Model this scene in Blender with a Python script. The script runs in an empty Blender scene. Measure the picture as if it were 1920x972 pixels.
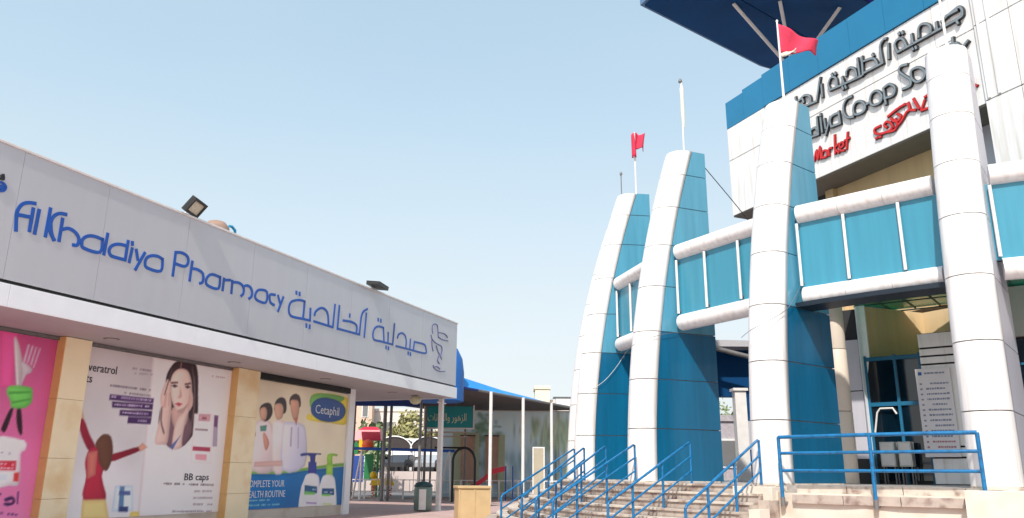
import bpy, bmesh, math, random
from mathutils import Vector, Matrix
import numpy as np
random.seed(7)
SC = bpy.context.scene
COL = SC.collection
R = math.radians
# ------------------------------------------------------------------ camera, sky, sun
PITCH, ROLL, FPX = R(15.2), R(0.5), 1480.0
cam = bpy.data.cameras.new('camera'); co = bpy.data.objects.new('camera', cam); COL.objects.link(co)
cam.sensor_width = 36.0; cam.lens = FPX/1920*36.0; cam.clip_end = 3000; cam.clip_start = 0.1
co.matrix_world = Matrix.Translation((0, 0, 1.5)) @ Matrix.Rotation(R(90)+PITCH, 4, 'X') @ Matrix.Rotation(ROLL, 4, 'Z')
SC.camera = co
SUN_AZ, SUN_EL = -164.0, 47.0          # compass-style, from +Y towards +X
w = bpy.data.worlds.new('World'); SC.world = w; w.use_nodes = True
nt = w.node_tree; nt.nodes.clear()
sky = nt.nodes.new('ShaderNodeTexSky'); sky.sky_type = 'NISHITA'; sky.sun_disc = False
sky.sun_elevation = R(SUN_EL); sky.sun_rotation = R(SUN_AZ)
sky.altitude = 0; sky.air_density = 1.0; sky.dust_density = 2.0; sky.ozone_density = 1.0
bg = nt.nodes.new('ShaderNodeBackground'); bg.inputs[1].default_value = 0.145
wo = nt.nodes.new('ShaderNodeOutputWorld')
# thin high haze veil: same all the way round, thickest towards the horizon
tcw = nt.nodes.new('ShaderNodeTexCoord'); sx = nt.nodes.new('ShaderNodeSeparateXYZ'); nt.links.new(tcw.outputs['Generated'], sx.inputs[0])
vr = nt.nodes.new('ShaderNodeValToRGB'); nt.links.new(sx.outputs['Z'], vr.inputs[0])
e = vr.color_ramp.elements; e[0].position = 0.0; e[0].color = (0.95,)*3+(1,); e[1].position = 1.0; e[1].color = (0.60,)*3+(1,)
for p_, c_ in ((0.12, 0.90), (0.28, 0.84), (0.45, 0.76), (0.62, 0.68)):
    q = e.new(p_); q.color = (c_, c_, c_, 1)
wn = nt.nodes.new('ShaderNodeTexNoise'); wn.inputs['Scale'].default_value = 2.2; wn.inputs['Detail'].default_value = 5; wm = nt.nodes.new('ShaderNodeMapping'); wm.inputs['Scale'].default_value = (1, 1, 3.5)
nt.links.new(tcw.outputs['Generated'], wm.inputs[0]); nt.links.new(wm.outputs[0], wn.inputs['Vector'])
wr = nt.nodes.new('ShaderNodeMapRange'); wr.inputs[3].default_value = -0.15; wr.inputs[4].default_value = 0.15; nt.links.new(wn.outputs[0], wr.inputs[0])
wa = nt.nodes.new('ShaderNodeMath'); wa.operation = 'ADD'; wa.use_clamp = True; nt.links.new(vr.outputs[0], wa.inputs[0]); nt.links.new(wr.outputs[0], wa.inputs[1])
mx = nt.nodes.new('ShaderNodeMix'); mx.data_type = 'RGBA'; nt.links.new(wa.outputs[0], mx.inputs[0]); nt.links.new(sky.outputs[0], mx.inputs[6]); 
vc = nt.nodes.new('ShaderNodeValToRGB'); nt.links.new(sx.outputs['Z'], vc.inputs[0]); ee = vc.color_ramp.elements
ee[0].position = 0.0; ee[0].color = (0.72, 0.735, 0.735, 1); ee[1].position = 0.75; ee[1].color = (0.38, 0.55, 0.66, 1)
q = ee.new(0.18); q.color = (0.67, 0.73, 0.745, 1); q = ee.new(0.42); q.color = (0.51, 0.65, 0.715, 1)
vs_ = nt.nodes.new('ShaderNodeVectorMath'); vs_.operation = 'SCALE'; vs_.inputs['Scale'].default_value = 4.0; nt.links.new(vc.outputs[0], vs_.inputs[0]); nt.links.new(vs_.outputs[0], mx.inputs[7])
nt.links.new(mx.outputs[2], bg.inputs[0]); nt.links.new(bg.outputs[0], wo.inputs[0])
sl = bpy.data.lights.new('sun', 'SUN'); sl.energy = 2.25; sl.angle = R(1.2); sl.color = (1.0, 0.95, 0.88)
so = bpy.data.objects.new('sun', sl); COL.objects.link(so)
sd = Vector((math.sin(R(SUN_AZ))*math.cos(R(SUN_EL)), math.cos(R(SUN_AZ))*math.cos(R(SUN_EL)), math.sin(R(SUN_EL))))
so.rotation_euler = sd.to_track_quat('Z', 'Y').to_euler(); so.location = (-20, -20, 40)
SC.view_settings.view_transform = 'Standard'; SC.view_settings.look = 'None'
SC.view_settings.exposure = 1.05; SC.view_settings.gamma = 1.0
SC.cycles.max_bounces = 6; SC.cycles.use_denoising = True

# ------------------------------------------------------------------ helpers
def lin(c):
    return tuple(((x/255)/12.92 if x/255 <= 0.04045 else ((x/255+0.055)/1.055)**2.4) for x in c)
MATS = {}
def mat(name, rgb, rough=0.6, metal=0.0, var=0.06, scale=3.0, bump=0.0, bscale=40.0, streak=0.0, spec=0.5, attr=None, coat=0.0, dirt=None):
    if name in MATS: return MATS[name]
    m = bpy.data.materials.new(name); m.use_nodes = True; MATS[name] = m
    n = m.node_tree.nodes; l = m.node_tree.links
    b = n['Principled BSDF']; b.inputs['Roughness'].default_value = rough; b.inputs['Metallic'].default_value = metal
    b.inputs['Specular IOR Level'].default_value = spec; b.inputs['Coat Weight'].default_value = coat
    tc = n.new('ShaderNodeTexCoord')
    if attr:
        a = n.new('ShaderNodeVertexColor'); a.layer_name = attr
        nz = n.new('ShaderNodeTexNoise'); nz.inputs['Scale'].default_value = 1.5; l.new(tc.outputs['Object'], nz.inputs['Vector'])
        mr = n.new('ShaderNodeMapRange'); mr.inputs[3].default_value = 0.93; mr.inputs[4].default_value = 1.05; l.new(nz.outputs[0], mr.inputs[0])
        vm = n.new('ShaderNodeVectorMath'); vm.operation = 'MULTIPLY'; l.new(a.outputs[0], vm.inputs[0]); l.new(mr.outputs[0], vm.inputs[1])
        l.new(vm.outputs[0], b.inputs['Base Color']); return m
    c = lin(rgb)
    nz = n.new('ShaderNodeTexNoise'); nz.inputs['Scale'].default_value = scale; nz.inputs['Detail'].default_value = 6
    mp = n.new('ShaderNodeMapping'); l.new(tc.outputs['Object'], mp.inputs[0]); l.new(mp.outputs[0], nz.inputs['Vector'])
    if streak: mp.inputs['Scale'].default_value = (4, 4, 0.25)
    cr = n.new('ShaderNodeValToRGB'); v = var
    cr.color_ramp.elements[0].position = 0.3; cr.color_ramp.elements[1].position = 0.7
    cr.color_ramp.elements[0].color = (*[max(0, x*(1-v)) for x in c], 1)
    cr.color_ramp.elements[1].color = (*[min(1, x*(1+v)) for x in c], 1)
    if dirt:
        e = cr.color_ramp.elements.new(0.5); e.color = (*c, 1); cr.color_ramp.elements[0].color = (*lin(dirt), 1)
    l.new(nz.outputs[0], cr.inputs[0]); l.new(cr.outputs[0], b.inputs['Base Color'])
    if bump:
        nb = n.new('ShaderNodeTexNoise'); nb.inputs['Scale'].default_value = bscale; nb.inputs['Detail'].default_value = 4
        l.new(tc.outputs['Object'], nb.inputs['Vector'])
        bp = n.new('ShaderNodeBump'); bp.inputs['Strength'].default_value = bump; bp.inputs['Distance'].default_value = 0.02
        l.new(nb.outputs[0], bp.inputs['Height']); l.new(bp.outputs[0], b.inputs['Normal'])
    return m
WHITE = mat('white_cladding', (234, 232, 230), 0.36, var=0.03, scale=2.2, streak=1, coat=0.15, bump=0.25, bscale=0.9, dirt=(218, 212, 206))
WHITE2 = mat('white_band', (246, 248, 250), 0.4, var=0.03, scale=2)
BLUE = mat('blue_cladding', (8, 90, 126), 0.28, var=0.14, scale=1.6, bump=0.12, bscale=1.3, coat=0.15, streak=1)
SKYB = mat('light_blue_cladding', (62, 140, 164), 0.3, var=0.08, scale=1.4, bump=0.12, bscale=1.0, coat=0.15, streak=1)
PARB = mat('parapet_blue', (34, 120, 162), 0.3, var=0.06, scale=0.8, bump=0.05, bscale=1.3)
NAVY = mat('dark_blue_soffit', (6, 66, 116), 0.6, var=0.15, scale=0.5, spec=0.15)
VIOL = mat('reflected_violet_soffit', (36, 34, 140), 0.6, var=0.15, scale=0.5, spec=0.15)  # violet reflection on the navy underside, painted as a panel colour
BLUE2 = mat('sunlit_blue_cladding', (76, 144, 170), 0.3, var=0.12, scale=1.6, bump=0.12, bscale=1.3, coat=0.15, streak=1)  # same fin cladding above the band, its sunlight painted in as lighter blue
SILV = mat('silver_fascia', (200, 199, 203), 0.38, metal=0.3, var=0.02, scale=0.6, bump=0.35, bscale=0.5, streak=1)
GREYP = mat('grey_cladding', (190, 188, 196), 0.35, var=0.05, scale=1, streak=1)
DARK = mat('dark_joint', (46, 44, 46), 0.8, var=0.1)
JOINT = mat('grey_joint', (160, 152, 146), 0.8, var=0.1)
BLACK = mat('black_metal', (22, 22, 24), 0.45, var=0.2)
SOFF = mat('soffit_grey', (176, 174, 178), 0.7, var=0.04, scale=1.0)
CREAM = mat('cream_stucco', (216, 206, 192), 0.8, var=0.04, scale=1.5, bump=0.15, bscale=60, dirt=(200, 186, 168))
BEIGE = mat('beige_stucco', (214, 186, 142), 0.8, var=0.05, scale=1.2, streak=1, bump=0.1, bscale=60)
PILL = mat('cream_tile', (250, 236, 198), 0.45, var=0.04, scale=1.2, dirt=(236, 208, 156))
PILLS = mat('shaded_side_tile', (226, 180, 116), 0.5, var=0.06, scale=2.5)  # shading of the pillar's near side, painted in as a deeper orange
STONE = mat('step_stone', (178, 164, 152), 0.6, var=0.16, scale=4.5, bump=0.15, bscale=50, dirt=(124, 100, 92))
STONE2 = mat('step_stone_pale', (200, 188, 174), 0.6, var=0.12, scale=5.0, bump=0.15, bscale=50, dirt=(142, 120, 108))
RAILB = mat('rail_blue', (12, 106, 158), 0.38, var=0.16, scale=9, coat=0.1, bump=0.2, bscale=60, dirt=(10, 80, 120))
WMET = mat('white_paint_metal', (228, 224, 220), 0.45, var=0.06, scale=5)
GALV = mat('galvanised', (120, 118, 118), 0.5, var=0.12, scale=8, metal=0.3)
LETB = mat('letter_blue', (22, 84, 172), 0.35, var=0.08, scale=2)
LOGP = mat('logo_violet', (96, 92, 150), 0.4, var=0.1, scale=4)
LETD = mat('letter_dark', (34, 38, 42), 0.4, var=0.15, scale=3)
LETF = mat('letter_face_grey', (128, 138, 144), 0.35, var=0.12, scale=3)
LETRD = mat('letter_dark_red', (120, 20, 24), 0.4, var=0.1, scale=3)
LETR = mat('letter_red', (206, 40, 40), 0.4, var=0.1, scale=3)
FLAG = mat('flag_red', (204, 48, 78), 0.8, var=0.12, scale=5, bump=0.2, bscale=20)
FLAGW = mat('flag_white', (224, 218, 200), 0.8, var=0.06, scale=5)
GLASSD = mat('dark_glass', (8, 26, 38), 0.06, var=0.5, scale=1.1, spec=0.8)
FRAMEB = mat('blue_frame', (28, 104, 140), 0.35, var=0.1)
PRINT = mat('poster_print', (200, 200, 200), 0.28, attr='print')
INK = mat('dark_ink', (54, 48, 60), 0.6, var=0.1); INKW = mat('white_ink', (226, 234, 240), 0.6, var=0.03)
PAVE = None

class MB:
    def __init__(s): s.v = []; s.f = []; s.sm = []
    def add(s, vs, fs, smooth=False):
        k = len(s.v); s.v += [tuple(v) for v in vs]; s.f += [tuple(i+k for i in f) for f in fs]; s.sm += [smooth]*len(fs); return s
    def box(s, x0, x1, y0, y1, z0, z1):
        x0, x1 = min(x0, x1), max(x0, x1); y0, y1 = min(y0, y1), max(y0, y1); z0, z1 = min(z0, z1), max(z0, z1)
        return s.add([(x0,y0,z0),(x1,y0,z0),(x1,y1,z0),(x0,y1,z0),(x0,y0,z1),(x1,y0,z1),(x1,y1,z1),(x0,y1,z1)],
            [(0,3,2,1),(4,5,6,7),(0,1,5,4),(1,2,6,5),(2,3,7,6),(3,0,4,7)])
    def prism(s, pts, z0, z1):       # pts ccw in xy; z0/z1 float or per-point list
        n = len(pts); Z0 = z0 if isinstance(z0, (list, tuple)) else [z0]*n; Z1 = z1 if isinstance(z1, (list, tuple)) else [z1]*n
        a = sum(pts[i][0]*pts[(i+1)%n][1]-pts[(i+1)%n][0]*pts[i][1] for i in range(n))
        if a < 0: pts = pts[::-1]; Z0 = Z0[::-1]; Z1 = Z1[::-1]
        vs = [(p[0],p[1],z) for p, z in zip(pts, Z0)]+[(p[0],p[1],z) for p, z in zip(pts, Z1)]
        return s.add(vs, [tuple(range(n))[::-1], tuple(range(n, 2*n))]+[(i, (i+1)%n, n+(i+1)%n, n+i) for i in range(n)])
    def tube(s, path, r, n=8, caps=True):
        P = [Vector(p) for p in path]; m = len(P); rr = r if isinstance(r, (list, tuple)) else [r]*m
        vs = []; fs = []; prev = None
        for i, p in enumerate(P):
            t = (P[min(i+1, m-1)]-P[max(i-1, 0)]).normalized()
            if prev is None:
                a = Vector((0, 0, 1)) if abs(t.z) < 0.9 else Vector((1, 0, 0)); u = t.cross(a).normalized()
            else: u = (prev-t*prev.dot(t)).normalized()
            prev = u; v = t.cross(u)
            for k in range(n):
                q = 2*math.pi*k/n; vs.append(p+(u*math.cos(q)+v*math.sin(q))*rr[i])
        for i in range(m-1):
            for k in range(n):
                a = i*n+k; b = i*n+(k+1)%n; fs.append((a, b, b+n, a+n))
        s.add(vs, fs, True)
        if caps: s.add(vs[:n], [tuple(range(n))]); s.add(vs[-n:], [tuple(range(n))[::-1]])
        return s
    def lathe(s, prof, c=(0, 0, 0), n=16):      # prof: (r, z) list
        vs = []; fs = []
        for r, z in prof:
            for k in range(n):
                q = 2*math.pi*k/n; vs.append((c[0]+r*math.cos(q), c[1]+r*math.sin(q), c[2]+z))
        for i in range(len(prof)-1):
            for k in range(n):
                a = i*n+k; b = i*n+(k+1)%n; fs.append((a, b, b+n, a+n))
        s.add(vs, fs, True); s.add(vs[:n], [tuple(range(n))[::-1]]); s.add(vs[-n:], [tuple(range(n))])
        return s
    def loft(s, rings, smooth=False, caps=True):
        n = len(rings[0]); vs = [v for r in rings for v in r]; fs = []
        for i in range(len(rings)-1):
            for k in range(n):
                a = i*n+k; b = i*n+(k+1)%n; fs.append((a, b, b+n, a+n))
        s.add(vs, fs, smooth)
        if caps: s.add(rings[0], [tuple(range(n))[::-1]]); s.add(rings[-1], [tuple(range(n))])
        return s
    def mesh(s, name):
        me = bpy.data.meshes.new(name); me.from_pydata(s.v, [], s.f); me.update()
        me.polygons.foreach_set('use_smooth', s.sm); return me
def tag(o, label=None, cat=None, group=None, kind=None):
    if label: o['label'] = label
    if cat: o['category'] = cat
    if group: o['group'] = group
    if kind: o['kind'] = kind
    return o
def obj(name, mb, m, parent=None, bevel=0.0, loc=None, rz=None):
    me = mb.mesh(name) if isinstance(mb, MB) else mb
    o = bpy.data.objects.new(name, me); COL.objects.link(o)
    if isinstance(mb, MB): me.materials.append(m)
    if parent: o.parent = parent
    if loc is not None: o.location = loc
    if rz is not None: o.rotation_euler = (0, 0, rz)
    if bevel and len(me.polygons) < 800:
        b = o.modifiers.new('bevel', 'BEVEL'); b.width = bevel; b.segments = 2; b.limit_method = 'ANGLE'; b.angle_limit = R(40)
    return o
def thing(name, label, cat, loc=(0, 0, 0), rz=0.0, group=None):
    o = bpy.data.objects.new(name, None); COL.objects.link(o); o.location = loc; o.rotation_euler = (0, 0, rz); o.empty_display_size = 0.2
    return tag(o, label, cat, group)
def copy_tree(o, parent=None):
    c = o.copy(); COL.objects.link(c)
    if parent: c.parent = parent
    for ch in [x for x in o.children]: copy_tree(ch, c)
    return c
def struct(name, mb, m): return tag(obj(name, mb, m), kind='structure')
def B(*a): return MB().box(*a)
def heading(az): return R(90-az)         # z rotation whose local x points to compass azimuth az

PH_LET = [('letter',[[(-19.77,6.74),(-19.91,6.71),(-20.03,6.64),(-20.1,6.51),(-20.11,6.37),(-20.07,6.08)],[(-19.79,6.62),(-19.79,6.15)],[(-20.1,6.39),(-20.0,6.41),(-19.9,6.42),(-19.8,6.44)]]),('letter',[[(-19.66,6.63),(-19.67,6.13)]]),('letter',[[(-19.42,6.74),(-19.43,6.14)],[(-19.05,6.73),(-19.18,6.71),(-19.28,6.65),(-19.34,6.56),(-19.36,6.47),(-19.35,6.39),(-19.31,6.25),(-19.23,6.11)],[(-19.4,6.39),(-19.32,6.23),(-19.23,6.12)]]),('letter',[[(-19.11,6.61),(-19.11,6.13)],[(-19.09,6.38),(-18.94,6.45),(-18.78,6.42),(-18.68,6.34),(-18.65,6.25),(-18.68,6.15),(-18.77,6.13)]]),('letter',[[(-18.07,6.46),(-18.09,6.15),(-18.49,6.13),(-18.57,6.21),(-18.56,6.32),(-18.45,6.42),(-18.28,6.46),(-18.08,6.45)]]),('letter',[[(-17.96,6.61),(-17.98,6.13)]]),('letter',[[(-17.4,6.48),(-17.63,6.46),(-17.8,6.38),(-17.86,6.26),(-17.82,6.17),(-17.73,6.14),(-17.41,6.15)],[(-17.39,6.6),(-17.4,6.14)]]),('letter',[[(-17.25,6.46),(-17.28,6.13)],[(-17.27,6.61),(-17.26,6.55)]]),('letter',[[(-17.13,6.46),(-17.05,6.24)],[(-16.88,6.45),(-17.08,6.0)]]),('letter',[[(-16.33,6.45),(-16.34,6.14),(-16.75,6.12),(-16.83,6.23),(-16.79,6.36),(-16.66,6.44),(-16.48,6.47),(-16.34,6.44)]]),('letter',[[(-15.95,6.71),(-15.95,6.12)],[(-15.95,6.71),(-15.76,6.75),(-15.58,6.72),(-15.51,6.63),(-15.53,6.5),(-15.64,6.43),(-15.92,6.43)]]),('letter',[[(-15.37,6.62),(-15.39,6.12)],[(-15.37,6.44),(-15.17,6.46),(-15.0,6.42),(-14.94,6.33),(-14.95,6.18),(-15.03,6.13)]]),('letter',[[(-14.34,6.46),(-14.36,6.14),(-14.73,6.13),(-14.83,6.22),(-14.78,6.37),(-14.63,6.46),(-14.35,6.45)]]),('letter',[[(-14.19,6.45),(-14.2,6.13)],[(-14.18,6.41),(-13.96,6.46)]]),('letter',[[(-13.87,6.46),(-13.86,6.12)],[(-13.88,6.41),(-13.68,6.46),(-13.5,6.44),(-13.4,6.35),(-13.4,6.21),(-13.47,6.13)],[(-13.44,6.39),(-13.29,6.46),(-13.14,6.44),(-13.05,6.33),(-13.07,6.19),(-13.15,6.12)]]),('letter',[[(-12.43,6.46),(-12.44,6.15),(-12.8,6.14),(-12.91,6.23),(-12.87,6.37),(-12.73,6.46),(-12.43,6.46)]]),('letter',[[(-12.07,6.45),(-12.27,6.42),(-12.29,6.31),(-12.23,6.19),(-12.07,6.15)]]),('letter',[[(-11.93,6.46),(-11.8,6.23)],[(-11.69,6.46),(-11.87,6.01)]]),('arabic_letters',[[(-10.65,6.54),(-10.87,6.54),(-11.12,6.48),(-11.32,6.38),(-11.39,6.2),(-11.34,6.03),(-11.18,5.97),(-10.76,5.99)],[(-10.76,5.99),(-10.31,6.01)],[(-10.34,6.38),(-10.32,6.0)],[(-10.66,6.54),(-10.67,6.01)],[(-11.1,6.76),(-11.09,6.69)],[(-10.94,6.76),(-10.93,6.68)],[(-10.48,5.87),(-10.47,5.78)],[(-10.31,5.86),(-10.31,5.77)],[(-10.11,6.22),(-10.06,6.34),(-9.84,6.49),(-9.61,6.51),(-9.42,6.39),(-9.34,6.06)],[(-10.11,6.02),(-9.09,6.01)],[(-9.05,6.76),(-9.09,6.01)],[(-8.8,6.77),(-8.83,5.99)]]),('arabic_letters',[[(-8.79,6.01),(-7.51,6.03)],[(-7.51,6.03),(-7.48,6.49),(-7.45,6.68),(-7.35,6.85),(-7.11,6.99)],[(-8.53,6.33),(-8.07,6.37),(-7.77,6.33),(-7.69,6.24),(-7.71,6.03)],[(-8.16,6.61),(-8.17,6.52)],[(-7.15,6.83),(-7.2,5.99)]]),('arabic_letters',[[(-5.97,6.52),(-6.21,6.53),(-6.45,6.47),(-6.61,6.33),(-6.65,6.14),(-6.55,6.0),(-6.16,6.01)],[(-6.16,6.01),(-5.27,6.02)],[(-5.2,6.8),(-5.27,6.02)],[(-5.97,6.52),(-5.89,6.04)],[(-6.36,6.79),(-6.35,6.71)],[(-6.18,6.79),(-6.17,6.7)],[(-5.62,6.4),(-5.61,6.02)],[(-5.72,5.89),(-5.72,5.81)],[(-5.55,5.88),(-5.56,5.8)],[(-4.94,6.32),(-4.86,6.46),(-4.63,6.55),(-4.39,6.5),(-4.28,6.32),(-4.29,6.05)],[(-5.01,6.0),(-4.18,6.02),(-2.77,6.05),(-2.67,6.22),(-2.79,6.38),(-3.16,6.39),(-3.66,6.37)],[(-3.64,6.37),(-3.7,6.04)],[(-3.96,6.42),(-3.98,6.01)],[(-4.09,5.91),(-4.08,5.82)],[(-3.92,5.9),(-3.91,5.81)]])]
PH_LOGO = [('snake_and_bowl_mark',[[(-2.16,6.94),(-2.21,7.11),(-2.18,7.27),(-2.0,7.36),(-1.78,7.34),(-1.72,7.19),(-1.69,7.01),(-1.63,6.84)],[(-2.29,6.86),(-2.22,6.73),(-1.94,6.61),(-1.62,6.57),(-1.36,6.54),(-1.27,6.39),(-1.39,6.15),(-1.29,6.02)],[(-1.62,7.06),(-1.26,7.1),(-0.97,7.07),(-0.8,6.99)],[(-1.67,6.9),(-1.36,6.83),(-0.75,6.85)],[(-2.22,6.73),(-2.18,6.43),(-2.07,6.24)],[(-1.81,6.49),(-1.66,6.29),(-1.51,6.17),(-1.66,5.94),(-1.49,5.8)],[(-2.02,5.67),(-1.94,5.58),(-1.66,5.51),(-1.35,5.5),(-0.95,5.56)],[(-1.9,5.62),(-1.67,5.66),(-1.43,5.59)]]),('round_mark',[[(-20.62,6.8),(-20.6,6.88),(-20.54,6.93),(-20.47,6.91),(-20.43,6.86),(-20.45,6.79),(-20.51,6.75),(-20.57,6.76),(-20.62,6.8)],[(-20.55,6.83),(-20.51,6.87),(-20.48,6.84),(-20.52,6.8),(-20.55,6.83)]]),('small_letters',[[(-20.51,7.03),(-20.53,7.09)],[(-20.55,7.0),(-20.56,7.06)],[(-20.58,6.99),(-20.51,7.0)]])]
CO_DARK = [('letter',[[(3.74,13.97),(3.79,13.77),(4.03,13.79),(4.09,13.62)],[(4.0,13.81),(4.17,13.84),(4.38,13.71),(4.41,13.46)],[(4.12,13.46),(4.66,13.4)],[(4.9,14.14),(4.66,13.4)]]),('letter',[[(4.93,13.88),(4.92,13.44)]]),('letter',[[(5.27,13.53),(5.22,13.75),(5.36,13.92),(5.55,13.8),(5.57,13.49)],[(5.27,13.52),(5.95,13.45),(6.54,13.4)],[(5.4,14.03),(5.44,13.94)],[(5.52,14.01),(5.55,13.94)],[(5.79,13.73),(5.84,13.48)],[(5.77,13.39),(5.8,13.3)],[(5.88,13.38),(5.91,13.29)],[(5.96,13.69),(6.0,13.83),(6.15,13.88),(6.33,13.71),(6.36,13.4)],[(6.46,14.04),(6.48,13.44)],[(6.63,14.01),(6.6,13.41)],[(6.69,13.83),(7.03,13.75),(7.14,13.57),(7.15,13.43)],[(6.66,13.45),(7.35,13.43)],[(7.02,13.9),(7.05,13.82)],[(7.35,13.43),(7.33,13.98),(7.47,14.14),(7.57,14.13)],[(7.62,13.92),(7.58,13.46)]]),('letter',[[(7.9,13.51),(7.83,13.76),(7.93,13.88),(8.11,13.83),(8.21,13.54)],[(7.9,13.5),(9.22,13.48)],[(8.02,14.07),(8.04,14.01)],[(8.13,14.05),(8.15,13.98)],[(8.42,13.8),(8.43,13.51)],[(8.39,13.37),(8.41,13.31)],[(8.5,13.36),(8.51,13.3)],[(8.64,13.59),(8.67,13.84),(8.78,13.92),(8.96,13.83),(9.04,13.68),(9.02,13.5)],[(9.23,13.73),(9.23,13.48)],[(9.23,13.48),(9.35,13.48)]]),('letter',[[(9.38,13.67),(9.89,13.8),(10.01,13.71),(10.02,13.57),(9.94,13.48),(9.37,13.48)],[(9.83,13.42),(9.85,13.34)],[(9.55,13.74),(9.88,13.73)]]),('letter',[[(4.3,12.53),(4.49,12.53),(4.58,12.36)],[(4.24,12.29),(4.58,12.25)],[(4.24,12.29),(4.25,12.5)],[(4.6,12.86),(4.59,12.25)]]),('letter',[[(4.75,12.77),(4.76,12.26)],[(4.75,12.9),(4.76,12.84)]]),('letter',[[(4.9,12.66),(4.92,12.32)],[(5.16,12.63),(4.89,12.1)]]),('letter',[[(5.16,12.28),(5.13,12.49),(5.25,12.63),(5.52,12.61)],[(5.51,12.66),(5.53,12.24)],[(5.16,12.28),(5.53,12.24)]]),('letter',[[(6.07,12.92),(5.88,12.92),(5.73,12.77),(5.71,12.53),(5.83,12.32),(6.06,12.24)]]),('letter',[[(6.09,12.51),(6.11,12.31),(6.27,12.24),(6.47,12.25),(6.54,12.38),(6.43,12.59),(6.21,12.65),(6.09,12.51)]]),('dash',[[(6.6,12.42),(6.69,12.43)]]),('letter',[[(6.74,12.5),(6.78,12.32),(6.96,12.25),(7.12,12.28),(7.17,12.45),(7.04,12.66),(6.84,12.67),(6.74,12.5)]]),('letter',[[(7.26,12.65),(7.28,12.12)],[(7.26,12.64),(7.48,12.67),(7.64,12.5),(7.62,12.33),(7.5,12.27),(7.25,12.32)]]),('letter',[[(8.14,12.98),(7.93,13.02),(7.86,12.91),(7.99,12.72),(8.18,12.48),(8.16,12.3),(7.9,12.31)]]),('letter',[[(8.24,12.68),(8.25,12.47),(8.4,12.3),(8.6,12.32),(8.67,12.49),(8.53,12.69),(8.33,12.74),(8.24,12.68)]]),('letter',[[(8.8,12.81),(8.8,12.75)],[(8.77,12.65),(8.74,12.33)]]),('letter',[[(9.63,13.03),(9.62,12.83)],[(9.54,12.87),(9.71,12.82)]]),('letter',[[(9.73,12.81),(9.89,12.57)],[(10.04,12.71),(9.89,12.57),(9.87,12.08),(9.83,11.95)]])]
CO_RED = [('letter',[[(4.27,11.45),(4.41,11.77),(4.43,11.42),(4.57,11.84),(4.57,11.42)]]),('letter',[[(4.63,11.43),(4.67,11.62),(4.83,11.59),(4.83,11.41),(4.63,11.43)]]),('letter',[[(4.92,11.39),(4.93,11.6),(5.05,11.6)]]),('letter',[[(5.22,11.97),(5.17,11.36)],[(5.34,11.62),(5.18,11.53),(5.32,11.34)]]),('letter',[[(5.38,11.46),(5.53,11.49),(5.51,11.61),(5.39,11.6),(5.39,11.39),(5.53,11.33)]]),('letter',[[(5.74,11.85),(5.63,11.34)],[(5.59,11.63),(5.78,11.65)]]),('arabic_letters',[[(6.96,11.56),(6.75,11.54),(6.76,11.41),(6.95,11.31),(7.21,11.28),(7.39,11.33)],[(6.76,11.23),(6.81,11.24)],[(6.89,11.22),(6.94,11.22)],[(7.39,11.33),(7.34,11.49),(7.2,11.59),(7.1,11.53),(7.18,11.42)],[(7.5,11.54),(7.55,11.36),(7.44,11.23),(7.21,11.26)],[(7.3,11.73),(7.59,11.81),(7.87,11.85)]]),('arabic_letters',[[(7.27,11.73),(7.56,11.81),(7.88,11.84)],[(7.99,11.84),(8.02,11.64),(7.89,11.58),(7.71,11.41),(7.49,11.29)],[(7.59,11.67),(7.69,11.58),(7.65,11.47),(7.47,11.49),(7.37,11.62)],[(8.01,11.61),(8.19,11.53)],[(8.18,11.88),(8.31,11.52)],[(8.52,11.68),(8.38,11.44)],[(8.38,11.43),(8.53,11.42),(8.7,11.41),(8.7,11.68)],[(8.54,11.77),(8.74,11.81)]]),('arabic_letters',[[(9.92,11.62),(9.97,11.48),(10.07,11.39)]])]
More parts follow.
